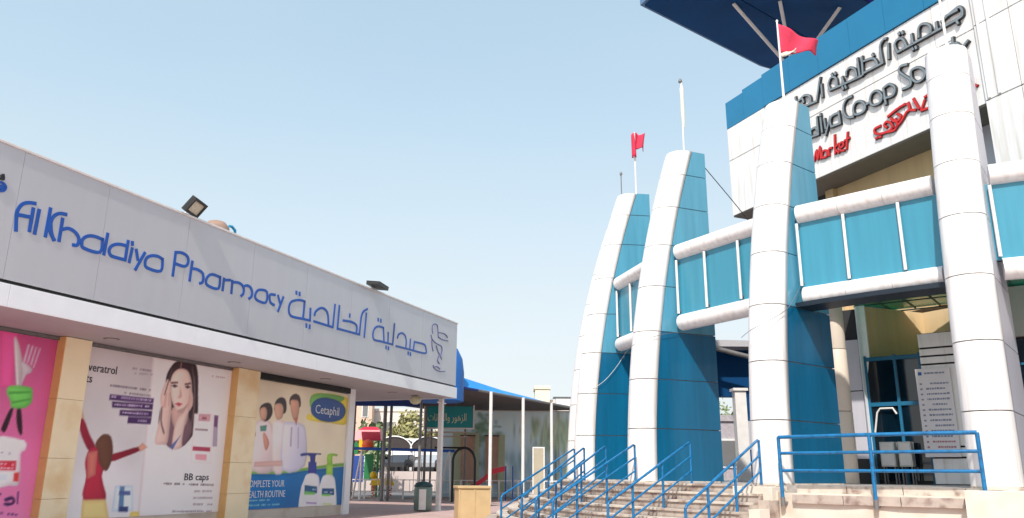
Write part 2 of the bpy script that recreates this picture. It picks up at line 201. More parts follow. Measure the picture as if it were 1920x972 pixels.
P1 = [('g0',[(-14.13,4.5),(-10.93,4.52),(-10.95,0.16),(-13.96,0.3)],(222,214,216)),('s',[(-16.25,2.95),(-16.13,2.99),(-16.01,2.77),(-16.02,2.66),(-16.12,2.66)],(226,190,160)),('s',[(-16.12,2.63),(-15.99,2.68),(-15.77,2.34),(-15.53,2.02),(-15.7,1.93),(-15.98,2.28)],(150,28,55)),('s',[(-15.72,1.96),(-15.48,2.05),(-15.08,1.92),(-15.12,1.67),(-15.24,1.35),(-15.02,0.77),(-15.68,0.8),(-15.69,1.33),(-15.78,1.66)],(176,40,66)),('s',[(-15.76,1.91),(-15.47,1.96),(-15.43,1.38),(-15.65,1.28)],(196,110,100)),('s',[(-15.06,1.86),(-14.72,1.96),(-14.22,2.09),(-14.15,2.0),(-14.64,1.82),(-15.01,1.71)],(140,28,48)),('s',[(-14.23,2.09),(-14.1,2.2),(-13.92,2.09),(-14.13,1.97)],(214,160,140)),('s',[(-15.53,2.2),(-15.36,2.36),(-15.13,2.31),(-15.01,1.98),(-15.02,1.68),(-15.14,1.47),(-15.38,1.67),(-15.46,1.96),(-15.55,2.07)],(104,66,50)),('s',[(-15.71,0.8),(-15.03,0.8),(-14.84,0.3),(-15.67,0.34)],(222,196,130)),('s',[(-14.8,1.12),(-14.24,1.12),(-14.12,0.49),(-14.8,0.49)],(206,218,230)),('s',[(-14.64,1.1),(-14.5,1.1),(-14.44,0.5),(-14.6,0.5)],(90,130,170)),('s',[(-14.65,0.99),(-14.3,0.98),(-14.28,0.88),(-14.64,0.89)],(70,90,140)),('s',[(-14.58,0.61),(-14.3,0.6),(-14.29,0.47),(-14.57,0.48)],(40,60,110)),('s',[(-14.21,0.47),(-13.92,0.46),(-13.89,0.28),(-14.21,0.3)],(226,200,110)),('s',[(-15.34,3.35),(-13.91,3.37),(-13.91,3.24),(-15.34,3.21)],(74,44,96)),('s',[(-15.24,3.18),(-13.91,3.22),(-13.9,3.07),(-15.22,3.03)],(74,44,96)),('s',[(-14.96,2.99),(-13.91,3.04),(-13.9,2.87),(-14.96,2.85)],(74,44,96)),('s',[(-14.68,2.84),(-13.9,2.85),(-13.91,2.69),(-14.68,2.67)],(74,44,96)),('s',[(-13.22,4.47),(-12.82,4.54),(-12.54,4.48),(-12.39,4.15),(-12.31,3.63),(-12.23,3.03),(-12.31,2.54),(-12.53,2.26),(-12.69,2.17),(-13.15,2.24),(-13.48,2.33),(-13.64,2.73),(-13.63,3.15),(-13.55,3.52),(-13.57,3.99),(-13.43,4.3)],(58,40,46)),('s',[(-13.3,2.75),(-13.07,3.08),(-12.62,3.01),(-12.37,2.59),(-12.67,2.15),(-13.12,2.09),(-13.37,2.33)],(120,90,100)),('s',[(-13.21,3.18),(-12.65,3.22),(-12.62,2.79),(-12.91,2.56),(-13.17,2.81)],(196,160,150)),('s',[(-13.4,3.89),(-13.31,4.15),(-13.08,4.28),(-12.8,4.24),(-12.62,3.98),(-12.55,3.61),(-12.61,3.3),(-12.79,3.07),(-12.96,3.05),(-13.16,3.21),(-13.32,3.48)],(228,200,190)),('s',[(-12.99,3.06),(-12.74,3.08),(-12.63,3.3),(-12.53,3.5),(-12.56,3.66),(-12.64,3.38),(-12.8,3.21),(-13.0,3.13)],(196,156,150)),('s',[(-13.69,3.45),(-13.56,3.87),(-13.46,3.92),(-13.34,3.77),(-13.34,3.54),(-13.26,3.28),(-13.23,2.86),(-13.24,2.24),(-13.41,2.18),(-13.69,2.22),(-13.63,2.73),(-13.63,3.15)],(224,192,182)),('s',[(-12.65,3.76),(-12.51,3.61),(-12.47,3.29),(-12.65,3.0),(-12.72,2.36),(-12.72,2.13),(-13.04,2.08),(-13.07,2.56),(-12.97,2.9),(-12.78,3.1),(-12.64,3.38)],(226,196,186)),('s',[(-13.56,3.15),(-13.53,3.52),(-13.46,3.58),(-13.45,3.16)],(200,162,152)),('s',[(-12.68,3.22),(-12.62,3.49),(-12.58,3.49),(-12.6,3.17)],(196,158,150)),('s',[(-13.37,3.87),(-13.13,3.9),(-13.12,3.86),(-13.36,3.82)],(84,54,52)),('s',[(-12.86,3.88),(-12.64,3.93),(-12.63,3.89),(-12.85,3.83)],(84,54,52)),('s',[(-13.34,3.77),(-13.23,3.82),(-13.11,3.78),(-13.22,3.73)],(60,44,56)),('s',[(-12.85,3.79),(-12.74,3.84),(-12.63,3.8),(-12.74,3.75)],(60,44,56)),('s',[(-13.02,3.78),(-12.92,3.52),(-13.0,3.45),(-13.07,3.47),(-13.02,3.57)],(202,164,156)),('s',[(-13.14,3.29),(-13.02,3.34),(-12.86,3.31),(-12.98,3.23)],(176,74,88)),('s',[(-13.4,3.57),(-13.37,3.56),(-13.36,3.21),(-13.39,3.21)],(196,156,146)),('s',[(-12.64,3.58),(-12.6,3.57),(-12.61,3.15),(-12.64,3.16)],(190,152,142)),('s',[(-12.56,3.53),(-12.53,3.52),(-12.54,3.17),(-12.57,3.18)],(190,152,142)),('s',[(-12.66,4.33),(-12.62,4.34),(-12.39,3.62),(-12.36,2.86),(-12.4,2.86),(-12.45,3.62)],(104,78,76)),('s',[(-13.41,4.22),(-13.38,4.21),(-13.45,3.89),(-13.53,3.52),(-13.56,3.53),(-13.48,3.89)],(104,78,76)),('s',[(-13.1,4.45),(-13.06,4.46),(-13.07,4.26),(-13.1,4.26)],(150,116,108)),('s',[(-12.53,4.05),(-12.5,4.05),(-12.39,3.24),(-12.45,2.59),(-12.48,2.59),(-12.43,3.24)],(116,90,86)),('s',[(-13.6,3.15),(-13.57,3.14),(-13.54,2.79),(-13.39,2.49),(-13.44,2.49),(-13.58,2.79)],(110,84,80)),('s',[(-12.88,2.36),(-12.79,2.46),(-13.04,2.04),(-13.13,2.14)],(90,110,170)),('s',[(-12.37,3.08),(-11.62,3.12),(-11.48,1.7),(-12.31,1.72)],(244,226,226)),('s',[(-12.19,3.08),(-11.73,3.1),(-11.71,2.9),(-12.18,2.88)],(208,160,170)),('s',[(-12.28,2.17),(-11.59,2.16),(-11.58,2.04),(-12.28,2.05)],(160,60,84)),('s',[(-12.16,1.96),(-11.7,1.96),(-11.69,1.79),(-12.13,1.81)],(224,150,160)),('s',[(-11.57,3.08),(-11.4,3.08),(-11.32,2.2),(-11.5,2.19)],(172,160,180)),('s',[(-11.55,3.08),(-11.4,3.08),(-11.39,2.75),(-11.53,2.76)],(110,70,110)),('s',[(-12.05,3.01),(-11.86,3.01),(-11.86,2.94),(-12.05,2.94)],(150,90,100)),('s',[(-12.27,2.66),(-11.77,2.67),(-11.77,2.62),(-12.28,2.62)],(120,100,110))]
L1 = [([(-14.75,4.08),(-14.1,4.09)],(110,100,120)),([(-14.67,3.96),(-14.05,4.0)],(150,140,150)),([(-15.38,3.57),(-14.04,3.58)],(90,80,95)),([(-14.91,3.43),(-14.03,3.43)],(110,100,115)),([(-15.29,3.3),(-13.98,3.31)],(210,200,220)),([(-15.17,3.11),(-13.95,3.15)],(210,200,220)),([(-14.89,2.93),(-13.95,2.95)],(210,200,220)),([(-14.6,2.76),(-13.95,2.76)],(210,200,220)),([(-11.84,4.21),(-11.27,4.22)],(150,140,150)),([(-13.21,1.16),(-11.29,1.1)],(60,55,60)),([(-12.04,0.94),(-11.34,0.93)],(120,116,120)),([(-12.05,0.76),(-11.28,0.74)],(120,116,120)),([(-12.03,0.59),(-11.25,0.56)],(120,116,120)),([(-12.78,0.42),(-11.26,0.37)],(110,106,112)),([(-12.19,0.25),(-11.23,0.21)],(110,106,112))]
P2 = [('s',[(-18.49,4.51),(-18.05,4.49),(-17.97,3.26),(-18.26,3.24)],(222,84,150)),('s',[(-18.12,4.37),(-17.98,4.23),(-17.79,3.74),(-17.75,3.32),(-17.86,3.31),(-18.01,3.85)],(196,186,190)),('s',[(-18.11,4.35),(-18.04,4.26),(-17.82,3.33),(-17.87,3.32)],(230,226,228)),('s',[(-17.83,3.85),(-17.56,3.73),(-17.59,3.62),(-17.68,3.57),(-17.77,3.32),(-17.78,3.6)],(200,190,200)),('s',[(-17.76,4.26),(-17.72,4.26),(-17.76,3.85),(-17.81,3.86)],(190,180,195)),('s',[(-17.66,4.25),(-17.62,4.24),(-17.68,3.84),(-17.72,3.84)],(190,180,195)),('s',[(-17.56,4.23),(-17.53,4.23),(-17.59,3.8),(-17.63,3.81)],(190,180,195)),('s',[(-17.46,4.22),(-17.43,4.21),(-17.52,3.75),(-17.55,3.75)],(190,180,195)),('s',[(-17.93,2.77),(-17.85,2.78),(-17.94,2.31),(-18.04,2.32),(-18.04,2.41)],(46,26,34)),('s',[(-17.76,2.8),(-17.67,2.81),(-17.54,2.28),(-17.62,2.29),(-17.72,2.52)],(46,26,34)),('s',[(-18.08,3.21),(-17.98,3.3),(-17.53,3.31),(-17.45,3.18),(-17.44,2.97),(-17.6,2.83),(-17.89,2.82),(-17.95,2.96),(-18.04,3.08)],(110,196,90)),('s',[(-18.03,3.16),(-17.52,3.22),(-17.5,3.18),(-18.01,3.11)],(70,150,60)),('s',[(-17.92,2.95),(-17.48,3.06),(-17.48,3.02),(-17.9,2.91)],(70,150,60)),('s',[(-18.19,2.13),(-17.46,2.12),(-17.4,1.91),(-17.49,1.82),(-17.41,1.2),(-17.63,1.15),(-18.01,1.18)],(236,226,230)),('s',[(-18.19,2.13),(-17.46,2.12),(-17.41,1.99),(-18.16,2.01)],(250,246,248)),('s',[(-18.01,1.67),(-17.57,1.68),(-17.55,1.47),(-17.97,1.47)],(206,50,70)),('s',[(-17.58,1.42),(-17.45,1.43),(-17.44,1.23),(-17.56,1.24)],(196,60,60)),('s',[(-17.96,1.39),(-17.72,1.39),(-17.71,1.26),(-17.93,1.26)],(200,206,220)),('s',[(-17.42,1.02),(-17.39,1.02),(-17.36,0.75),(-17.39,0.76)],(60,30,90)),('s',[(-17.7,0.87),(-17.54,0.92),(-17.45,0.85),(-17.46,0.76),(-17.6,0.72),(-17.7,0.76),(-17.66,0.79),(-17.51,0.79),(-17.52,0.85),(-17.66,0.82)],(60,30,90)),('s',[(-17.98,1.01),(-17.79,0.99),(-17.81,0.95),(-17.97,0.97)],(60,30,90))]
L2 = [([(-17.95,1.61),(-17.59,1.59)],(240,200,210)),([(-17.93,1.52),(-17.6,1.51)],(240,200,210)),([(-17.76,0.58),(-17.32,0.52)],(90,40,100)),([(-17.99,1.85),(-17.71,1.83)],(150,150,160))]
P3 = [('g0',[(-10.13,1.43),(-9.59,1.42),(-8.65,1.42),(-7.76,1.46),(-7.02,1.54),(-6.14,1.6),(-5.19,1.66),(-4.54,1.7),(-4.49,-0.13),(-10.03,0.12)],(0,104,166)),('s',[(-10.05,1.5),(-9.42,1.49),(-8.66,1.5),(-7.77,1.55),(-6.71,1.65),(-5.57,1.75),(-4.56,1.82),(-4.56,1.72),(-5.55,1.66),(-6.7,1.56),(-7.76,1.46),(-8.65,1.42),(-9.41,1.42),(-10.04,1.43)],(120,180,80)),('s',[(-9.78,2.84),(-9.64,3.03),(-9.27,3.1),(-8.86,2.89),(-8.58,1.56),(-9.7,1.54),(-9.93,2.48)],(226,206,206)),('s',[(-8.86,2.95),(-8.69,3.11),(-8.28,3.11),(-8.12,2.81),(-8.08,1.55),(-8.67,1.54)],(230,212,210)),('s',[(-8.32,2.92),(-8.03,3.1),(-7.44,3.1),(-7.06,2.86),(-6.96,1.7),(-8.18,1.55)],(206,204,222)),('s',[(-9.56,3.46),(-9.34,3.62),(-9.05,3.62),(-8.92,3.38),(-9.03,3.15),(-9.26,3.05),(-9.49,3.16)],(60,40,40)),('s',[(-9.55,3.4),(-9.33,3.5),(-9.19,3.36),(-9.23,3.11),(-9.46,3.09)],(206,160,136)),('s',[(-8.82,3.7),(-8.59,3.87),(-8.32,3.83),(-8.22,3.56),(-8.32,3.36),(-8.82,3.39)],(54,36,36)),('s',[(-8.85,3.6),(-8.56,3.68),(-8.38,3.55),(-8.4,3.23),(-8.65,3.14),(-8.8,3.33)],(210,164,140)),('s',[(-8.08,3.89),(-7.83,4.06),(-7.56,4.0),(-7.46,3.75),(-7.55,3.61),(-8.02,3.64)],(66,44,40)),('s',[(-8.04,3.79),(-7.8,3.86),(-7.58,3.8),(-7.53,3.42),(-7.71,3.15),(-7.93,3.39)],(200,150,126)),('s',[(-9.96,2.71),(-9.75,2.84),(-9.65,2.58),(-9.84,2.48),(-9.98,2.52)],(196,120,96)),('s',[(-9.3,2.63),(-9.21,2.69),(-8.96,2.4),(-9.06,2.15),(-9.19,2.27)],(206,150,130)),('s',[(-7.78,3.24),(-7.55,3.29),(-7.62,3.01)],(190,110,96)),('s',[(-9.6,1.78),(-8.22,1.85),(-8.19,1.68),(-9.58,1.63)],(214,176,168)),('s',[(-9.48,2.89),(-9.15,2.94),(-9.17,2.75),(-9.43,2.73)],(90,140,130)),('s',[(-7.9,2.94),(-7.83,2.95),(-7.79,2.31),(-7.87,2.31)],(160,150,170)),('s',[(-7.53,2.96),(-7.46,2.97),(-7.38,2.26),(-7.46,2.26)],(170,160,180)),('s',[(-6.92,4.06),(-6.22,4.23),(-4.73,4.22),(-4.6,3.98),(-4.57,3.25),(-5.62,3.21),(-7.0,3.24),(-6.98,3.46),(-6.82,3.4)],(222,198,50)),('s',[(-6.92,4.06),(-6.22,4.23),(-4.86,4.21),(-5.21,3.99),(-6.2,4.06),(-6.85,3.66)],(110,170,80)),('s',[(-6.87,3.63),(-6.76,3.87),(-6.38,4.04),(-5.79,4.09),(-5.09,4.01),(-4.73,3.81),(-4.75,3.54),(-5.08,3.34),(-5.74,3.24),(-6.34,3.28),(-6.73,3.42)],(10,60,130)),('s',[(-7.25,2.08),(-6.97,2.12),(-6.15,2.13),(-6.1,2.08),(-6.4,2.04),(-6.35,1.44),(-6.66,1.44),(-6.71,2.01),(-7.19,2.01)],(40,50,130)),('s',[(-6.78,1.83),(-6.32,1.82),(-6.25,1.42),(-6.75,1.42)],(46,56,140)),('s',[(-6.81,1.42),(-6.25,1.42),(-6.03,1.12),(-5.98,-0.06),(-7.08,-0.01),(-7.11,0.87),(-6.98,1.19)],(232,226,238)),('s',[(-6.9,1.06),(-6.18,1.0),(-6.15,0.78),(-6.88,0.77)],(30,90,130)),('s',[(-6.87,0.86),(-6.27,0.81),(-6.26,0.73),(-6.86,0.74)],(110,180,90)),('s',[(-6.74,0.5),(-6.15,0.46),(-6.15,0.42),(-6.73,0.45)],(140,110,160)),('s',[(-5.67,2.1),(-5.1,2.13),(-5.07,2.06),(-5.36,2.04),(-5.34,1.72),(-5.61,1.71)],(140,190,60)),('s',[(-5.71,1.78),(-5.3,1.78),(-5.26,1.38),(-5.69,1.38)],(150,196,70)),('s',[(-5.81,1.38),(-5.28,1.38),(-5.04,1.04),(-4.93,-0.11),(-6.0,-0.06),(-6.06,0.79),(-5.97,1.16)],(240,240,236)),('s',[(-5.87,0.94),(-5.13,0.92),(-5.1,0.69),(-5.87,0.72)],(30,80,130)),('s',[(-5.87,0.75),(-5.32,0.73),(-5.34,0.66),(-5.86,0.67)],(120,190,90)),('s',[(-5.76,0.43),(-5.22,0.4),(-5.22,0.36),(-5.76,0.39)],(170,190,90))]
L3 = [([(-9.96,0.62),(-8.68,0.62)],(150,200,190)),([(-9.94,0.48),(-8.17,0.47)],(150,200,190)),([(-6.44,0.91),(-6.21,0.9)],(220,230,240)),([(-5.75,0.81),(-5.21,0.79)],(220,230,240)),([(-9.87,0.24),(-7.84,0.19)],(200,220,235)),([(-9.86,0.15),(-7.88,0.08)],(200,220,235))]

# ------------------------------------------------------------------ strokes raised on a wall plane (local x along wall, z up, front at y=y0 facing -y)
def smooth_line(p, k=4):
    if len(p) < 3: return p
    q = [p[0]]+list(p)+[p[-1]]
    if p[0] == p[-1]: q = [p[-2]]+list(p)+[p[1]]
    out = []
    for i in range(1, len(q)-2):
        a, b, c, d = [np.array(q[j], float) for j in (i-1, i, i+1, i+2)]
        for t in [x/k for x in range(k)]:
            out.append(tuple(0.5*((2*b)+(c-a)*t+(2*a-5*b+4*c-d)*t*t+(3*b-a-3*c+d)*t**3)))
    return out+[tuple(p[-1])]
def stroke(mb, pts, w, y0, th):
    p = [np.array(x, float) for x in smooth_line(pts)]
    closed = len(p) > 3 and np.hypot(*(p[0]-p[-1])) < 1e-6
    n = len(p); L = []; Rr = []
    for i in range(n):
        a = p[i-1] if i > 0 else (p[-2] if closed else p[i]); b = p[i+1] if i < n-1 else (p[1] if closed else p[i])
        t = b-a; t = t/(np.hypot(*t)+1e-9); nn = np.array([-t[1], t[0]])
        e = np.zeros(2)
        if not closed and i == 0: e = -t*w*0.35
        if not closed and i == n-1: e = t*w*0.35
        L.append(p[i]+e+nn*w/2); Rr.append(p[i]+e-nn*w/2)
    rings = [[(l[0], y0, l[1]), (r[0], y0, r[1]), (r[0], y0-th, r[1]), (l[0], y0-th, l[1])] for l, r in zip(L, Rr)]
    mb.loft(rings)
def letters(data, m, parent, w, y0, th, face=None):
    os = []
    for i, (nm, ss) in enumerate(data):
        mb = MB()
        for j, s in enumerate(ss): stroke(mb, s, w, y0, th+0.002*(j % 3))
        o = obj(nm, mb, m, parent); os.append(o)
        if face:
            fb_ = MB()
            for j, s in enumerate(ss): stroke(fb_, s, w*0.68, y0-th-0.002*(j % 3)-0.001, 0.01)
            obj('face', fb_, face, o)
    return os
def text_mesh(txt, size, m, name='lettering', parent=None, loc=(0, 0, 0), rot=(math.pi/2, 0, 0), ext=0.004, sx=1.0, align='LEFT', res=2):
    c = bpy.data.curves.new(name, 'FONT'); c.body = txt; c.size = size; c.extrude = ext; c.resolution_u = res; c.align_x = align
    t = bpy.data.objects.new(name, c); COL.objects.link(t)
    me = bpy.data.meshes.new_from_object(t.evaluated_get(bpy.context.evaluated_depsgraph_get())); bpy.data.objects.remove(t)
    me.name = name; me.materials.clear(); me.materials.append(m)
    o = bpy.data.objects.new(name, me); COL.objects.link(o); o.location = loc; o.rotation_euler = rot; o.scale = (sx, 1, 1)
    if parent: o.parent = parent
    return o
# raster painting into a vertex-coloured sheet
def poster(parent, name, u0, u1, z0, z1, y, base, prims, lines, cell=0.03, bright=1.2):
    nu = int((u1-u0)/cell)+1; nz = int((z1-z0)/cell)+1
    U, Z = np.meshgrid(np.linspace(u0, u1, nu), np.linspace(z0, z1, nz))
    img = base(U, Z)
    rs0 = np.random.RandomState(int(abs(u0)*7)); nzf = np.zeros(U.shape)
    for _ in range(14):
        fu, fz, ph0 = rs0.uniform(0.5, 5), rs0.uniform(0.5, 5), rs0.uniform(0, 6.3); nzf += np.sin(U*fu+Z*fz*rs0.choice([-1, 1])+ph0)/14
    img = img*(1+0.07*nzf[..., None])
    def fill(poly, col, soft=True):
        P = np.array(poly, float); ins = np.zeros(U.shape, bool); dmin = np.full(U.shape, 9.0)
        for i in range(len(P)):
            a, b = P[i], P[(i+1) % len(P)]
            with np.errstate(divide='ignore', invalid='ignore'):
                c = ((a[1] > Z) != (b[1] > Z)) & (U < (b[0]-a[0])*(Z-a[1])/(b[1]-a[1]+1e-12)+a[0])
            ins ^= c
            ab = b-a; t = np.clip(((U-a[0])*ab[0]+(Z-a[1])*ab[1])/(ab@ab+1e-9), 0, 1)
            dmin = np.minimum(dmin, np.hypot(U-a[0]-t*ab[0], Z-a[1]-t*ab[1]))
        sd_ = np.where(ins, dmin, -dmin); al = np.clip(0.5+sd_/cell/1.2, 0, 1)[..., None]
        c = np.array(col, float)
        sh = 1-0.12*np.clip(1-sd_/0.12, 0, 1)[..., None] if (P.max(0)-P.min(0)).min() > 0.18 else 1.0
        if soft and len(poly) > 6:
            lo, hi = P.min(0), P.max(0); gg = 1.07-0.15*np.clip((U-lo[0])/(hi[0]-lo[0]+1e-6), 0, 1)-0.05*np.clip((hi[1]-Z)/(hi[1]-lo[1]+1e-6), 0, 1)
            c = c*(gg*(1+0.10*nzf))[..., None]
        img[:] = img*(1-al)+c*sh*al
    for k, p, c in prims: fill(smooth_line(list(p)+[p[0]], 3)[:-1] if (k == 's' and len(p) > 4) else p, c)
    rg = random.Random(3)
    for (a, b), c in lines:                  # illegible small print as rows of little marks
        n = max(3, int(abs(b[0]-a[0])/0.075)); h = max(0.045, abs(b[1]-a[1])*0.5 if abs(b[1]-a[1]) < 0.12 else 0.05)
        for i in range(n):
            if rg.random() < 0.14: continue
            t = (i+0.5)/n; x = a[0]+(b[0]-a[0])*t; z = a[1]+(b[1]-a[1])*t; ww = 0.02+0.014*rg.random(); hh = h*(0.5+0.5*rg.random())
            fill([(x-ww, z-hh/2), (x+ww, z-hh/2), (x+ww, z+hh/2), (x-ww, z+hh/2)], c)
    co_ = np.stack([U.ravel(), np.full(U.size, y), Z.ravel()], 1)
    i = np.arange(nz-1)[:, None]*nu+np.arange(nu-1)[None]; i = i.ravel()
    F = np.stack([i, i+1, i+nu+1, i+nu], 1)
    me = bpy.data.meshes.new(name); me.vertices.add(len(co_)); me.vertices.foreach_set('co', co_.ravel())
    me.loops.add(F.size); me.loops.foreach_set('vertex_index', F.ravel()); me.polygons.add(len(F)); me.polygons.foreach_set('loop_start', np.arange(0, F.size, 4))
    me.update(calc_edges=True)
    s = np.clip(img.reshape(-1, 3)*bright/255, 0, 1); L = np.where(s <= 0.04045, s/12.92, ((s+0.055)/1.055)**2.4)
    ca = me.color_attributes.new('print', 'FLOAT_COLOR', 'POINT'); ca.data.foreach_set('color', np.concatenate([L, np.ones((len(L), 1))], 1).ravel().astype(np.float32))
    me.materials.append(PRINT)
    o = bpy.data.objects.new(name, me); COL.objects.link(o); o.parent = parent
    return o
def const(c): return lambda U, Z: np.ones(U.shape+(3,))*np.array(c, float)
def grad(c0, c1, z0, z1): return lambda U, Z: np.array(c0, float)+(np.array(c1, float)-np.array(c0, float))*np.clip((Z-z0)/(z1-z0), 0, 1)[..., None]

# ------------------------------------------------------------------ ground
def paving_material():
    m = bpy.data.materials.new('ground_paving'); m.use_nodes = True; n = m.node_tree.nodes; l = m.node_tree.links; b = n['Principled BSDF']
    tc = n.new('ShaderNodeTexCoord'); br = n.new('ShaderNodeTexBrick'); br.inputs['Scale'].default_value = 4.0
    br.inputs['Color1'].default_value = (*lin((202, 168, 160)), 1); br.inputs['Color2'].default_value = (*lin((186, 158, 152)), 1); br.inputs['Mortar'].default_value = (*lin((120, 108, 102)), 1)
    br.inputs['Mortar Size'].default_value = 0.012
    nz = n.new('ShaderNodeTexNoise'); nz.inputs['Scale'].default_value = 0.6; nz.inputs['Detail'].default_value = 6
    l.new(tc.outputs['Object'], br.inputs['Vector']); l.new(tc.outputs['Object'], nz.inputs['Vector'])
    mr = n.new('ShaderNodeMapRange'); mr.inputs[3].default_value = 0.72; mr.inputs[4].default_value = 1.2; l.new(nz.outputs[0], mr.inputs[0])
    vm = n.new('ShaderNodeVectorMath'); vm.operation = 'MULTIPLY'; l.new(br.outputs[0], vm.inputs[0]); l.new(mr.outputs[0], vm.inputs[1]); l.new(vm.outputs[0], b.inputs['Base Color'])
    b.inputs['Roughness'].default_value = 0.85; return m
struct('ground', MB().add([(-900, -300, 0), (900, -300, 0), (900, 1500, 0), (-900, 1500, 0)], [(0, 1, 2, 3)]), mat('ground_sand', (196, 186, 172), 0.9, var=0.15, scale=0.05))
struct('pavement', MB().add([(-60, -20, 0.004), (40, -20, 0.004), (40, 48.2, 0.004), (-60, 48.2, 0.004)], [(0, 1, 2, 3)]), paving_material())
struct('play_area_ground', MB().box(-26, 12, 48.2, 66, -0.02, 0.02), mat('rubber_grey', (112, 106, 104), 0.9, var=0.15, scale=1.0))
struct('road', MB().box(-120, 60, 67, 110, -0.02, 0.008), mat('asphalt', (74, 72, 72), 0.9, var=0.15, scale=0.5))

# ------------------------------------------------------------------ PHARMACY
PHO = (-2.387, 33.632, 0); PRZ = heading(21.88)
ph = thing('pharmacy_building', 'low silver and white pharmacy with poster windows and cream pillars, at left', 'shop', PHO, PRZ)
U0, U1 = -25.0, 0.12
# fascia panels (silver) with joints
obj('fascia_core', B(U0, U1-0.03, 0.03, 0.6, 5.09, 7.70), JOINT, ph)
seams = [U0, -22.4, -20.15, -18.07, -15.6, -13.1, -10.6, -8.1, -5.6, -3.0, U1]
for a, b in zip(seams[:-1], seams[1:]):
    obj('fascia_panel', B(a+0.003, b-0.003, 0.0, 0.028, 5.07, 7.72), SILV, ph, bevel=0.002)
obj('fascia_end_panel', B(U1-0.028, U1, 0.03, 0.62, 5.07, 7.72), SILV, ph, bevel=0.006)
obj('parapet_cap', B(U0, U1+0.03, -0.03, 0.65, 7.722, 7.78), WMET, ph, bevel=0.01)
obj('shadow_gap', B(U0, U1-0.02, 0.05, 8.0, 4.99, 5.068), BLACK, ph)
for a, b in zip([U0, -20, -15, -10, -5], [-20, -15, -10, -5, U1]):
    obj('canopy_edge_panel', B(a+0.003, b-0.003, -0.05, -0.02, 4.54, 4.99), WHITE2, ph, bevel=0.006)
obj('canopy_side_panel', B(U1-0.002, U1+0.028, -0.05, 8.0, 4.54, 4.99), WHITE2, ph, bevel=0.006)
obj('soffit', B(U0, U1-0.01, -0.02, 8.0, 4.56, 4.985), SOFF, ph)
obj('roof_slab', B(U0, -3.0, 0.6, 9.0, 5.08, 5.6), SOFF, ph)
obj('wall', B(U0, -4.5, 2.24, 9.0, 0, 4.555), CREAM, ph)
obj('corner_post', B(-4.58, -4.22, 2.12, 2.42, 0, 4.555), WHITE2, ph, bevel=0.01)
for x, y in ((-21.0, 1.3), (-16.35, 1.27), (-11.96, 1.33), (-7.54, 1.21), (-2.78, 1.38)):
    dl = obj('downlight', MB().lathe([(0.16, -0.012), (0.19, -0.005), (0.19, 0.0)], (x, y, 4.557)), GALV, ph)
    obj('lens', MB().lathe([(0.12, -0.018), (0.13, -0.013)], (x, y, 4.557)), SOFF, dl)
def pillar(u0, u1):
    p = thing('pillar', 'x', 'y'); del p['label']; del p['category']; p.parent = ph
    for z0, z1 in ((0, 0.85), (0.85, 1.75), (1.75, 3.1), (3.1, 4.55)):
        obj('tile', B(u0, u1, 1.96, 2.24, z0+0.003, z1-0.003), PILL, p, bevel=0.008)
        obj('side_tile', B(u0-0.018, u0-0.001, 1.968, 2.24, z0+0.003, z1-0.003), PILLS, p)
    return p
pillar(-17.0, -16.28); pillar(-10.98, -9.98); pillar(-23.2, -22.3)
# pillar names must be parts: rename empties as part holders
obj('window_head', B(-9.96, -4.6, 2.1, 2.24, 4.36, 4.55), BLACK, ph)
obj('window_head', B(-16.26, -11.0, 2.17, 2.24, 4.47, 4.55), GALV, ph)
obj('window_head', B(-22.28, -17.02, 2.17, 2.24, 4.47, 4.55), GALV, ph)
yp = 2.215
def poster_thing(name, label, u0, u1, z0, z1, base, prims, lines):
    t = thing(name, label, 'poster', PHO, PRZ)
    obj('backing_board', B(u0, u1, yp+0.002, yp+0.02, z0, z1), WHITE2, t)
    poster(t, 'print', u0, u1, z0, z1, yp, base, prims, lines)
    return t
p1 = poster_thing('window_poster', 'pale beauty poster of a woman holding her face and another in red', -16.26, -11.0, 0.35, 4.46, grad((214, 214, 216), (182, 176, 178), 0.3, 4.6), P1, L1)
p2 = poster_thing('window_poster', 'pink diet poster with knife and fork tied with green tape, at far left edge', -22.28, -17.02, 0.35, 4.46, grad((218, 126, 172), (176, 70, 120), 0.3, 4.6), P2, L2)
p3 = poster_thing('window_poster', 'skin care poster with three women, an oval blue logo and two pump bottles', -9.96, -4.6, 0.35, 4.34, grad((222, 208, 178), (206, 196, 172), 0.3, 4.4), P3, L3)
yt = yp-0.01
text_mesh('everatrol', 0.3, INK, parent=p1, loc=(-16.22, yt, 3.86), sx=0.9)
text_mesh('rts', 0.3, INK, parent=p1, loc=(-16.22, yt, 3.58), sx=0.9)
text_mesh('BB caps', 0.27, INK, parent=p1, loc=(-12.5, yt, 1.24), sx=1.15)
text_mesh('COMPLETE YOUR', 0.30, INKW, parent=p3, loc=(-9.92, yt, 1.02), sx=0.80)
text_mesh('HEALTH ROUTINE', 0.30, INKW, parent=p3, loc=(-9.92, yt, 0.70), sx=0.80)
text_mesh('Cetaphil', 0.44, INKW, parent=p3, loc=(-6.63, yt, 3.50), sx=1.02)
# signs on the fascia
sg = thing('pharmacy_sign', 'blue Al Khaldiya Pharmacy lettering in Latin and Arabic on the silver fascia', 'sign', PHO, PRZ)
letters(PH_LET, LETB, sg, 0.076, -0.002, 0.012)
lg = thing('logo_sign', 'thin violet bowl and snake emblem at the right end of the silver fascia', 'sign', PHO, PRZ)
letters(PH_LOGO[:1], LOGP, lg, 0.035, -0.002, 0.02)
l2_ = thing('logo_sign', 'blue round emblem cut off by the left edge, high on the silver fascia', 'sign', PHO, PRZ)
letters(PH_LOGO[1:2], LETB, l2_, 0.045, -0.002, 0.02); letters(PH_LOGO[2:], LETD, l2_, 0.04, -0.002, 0.03)
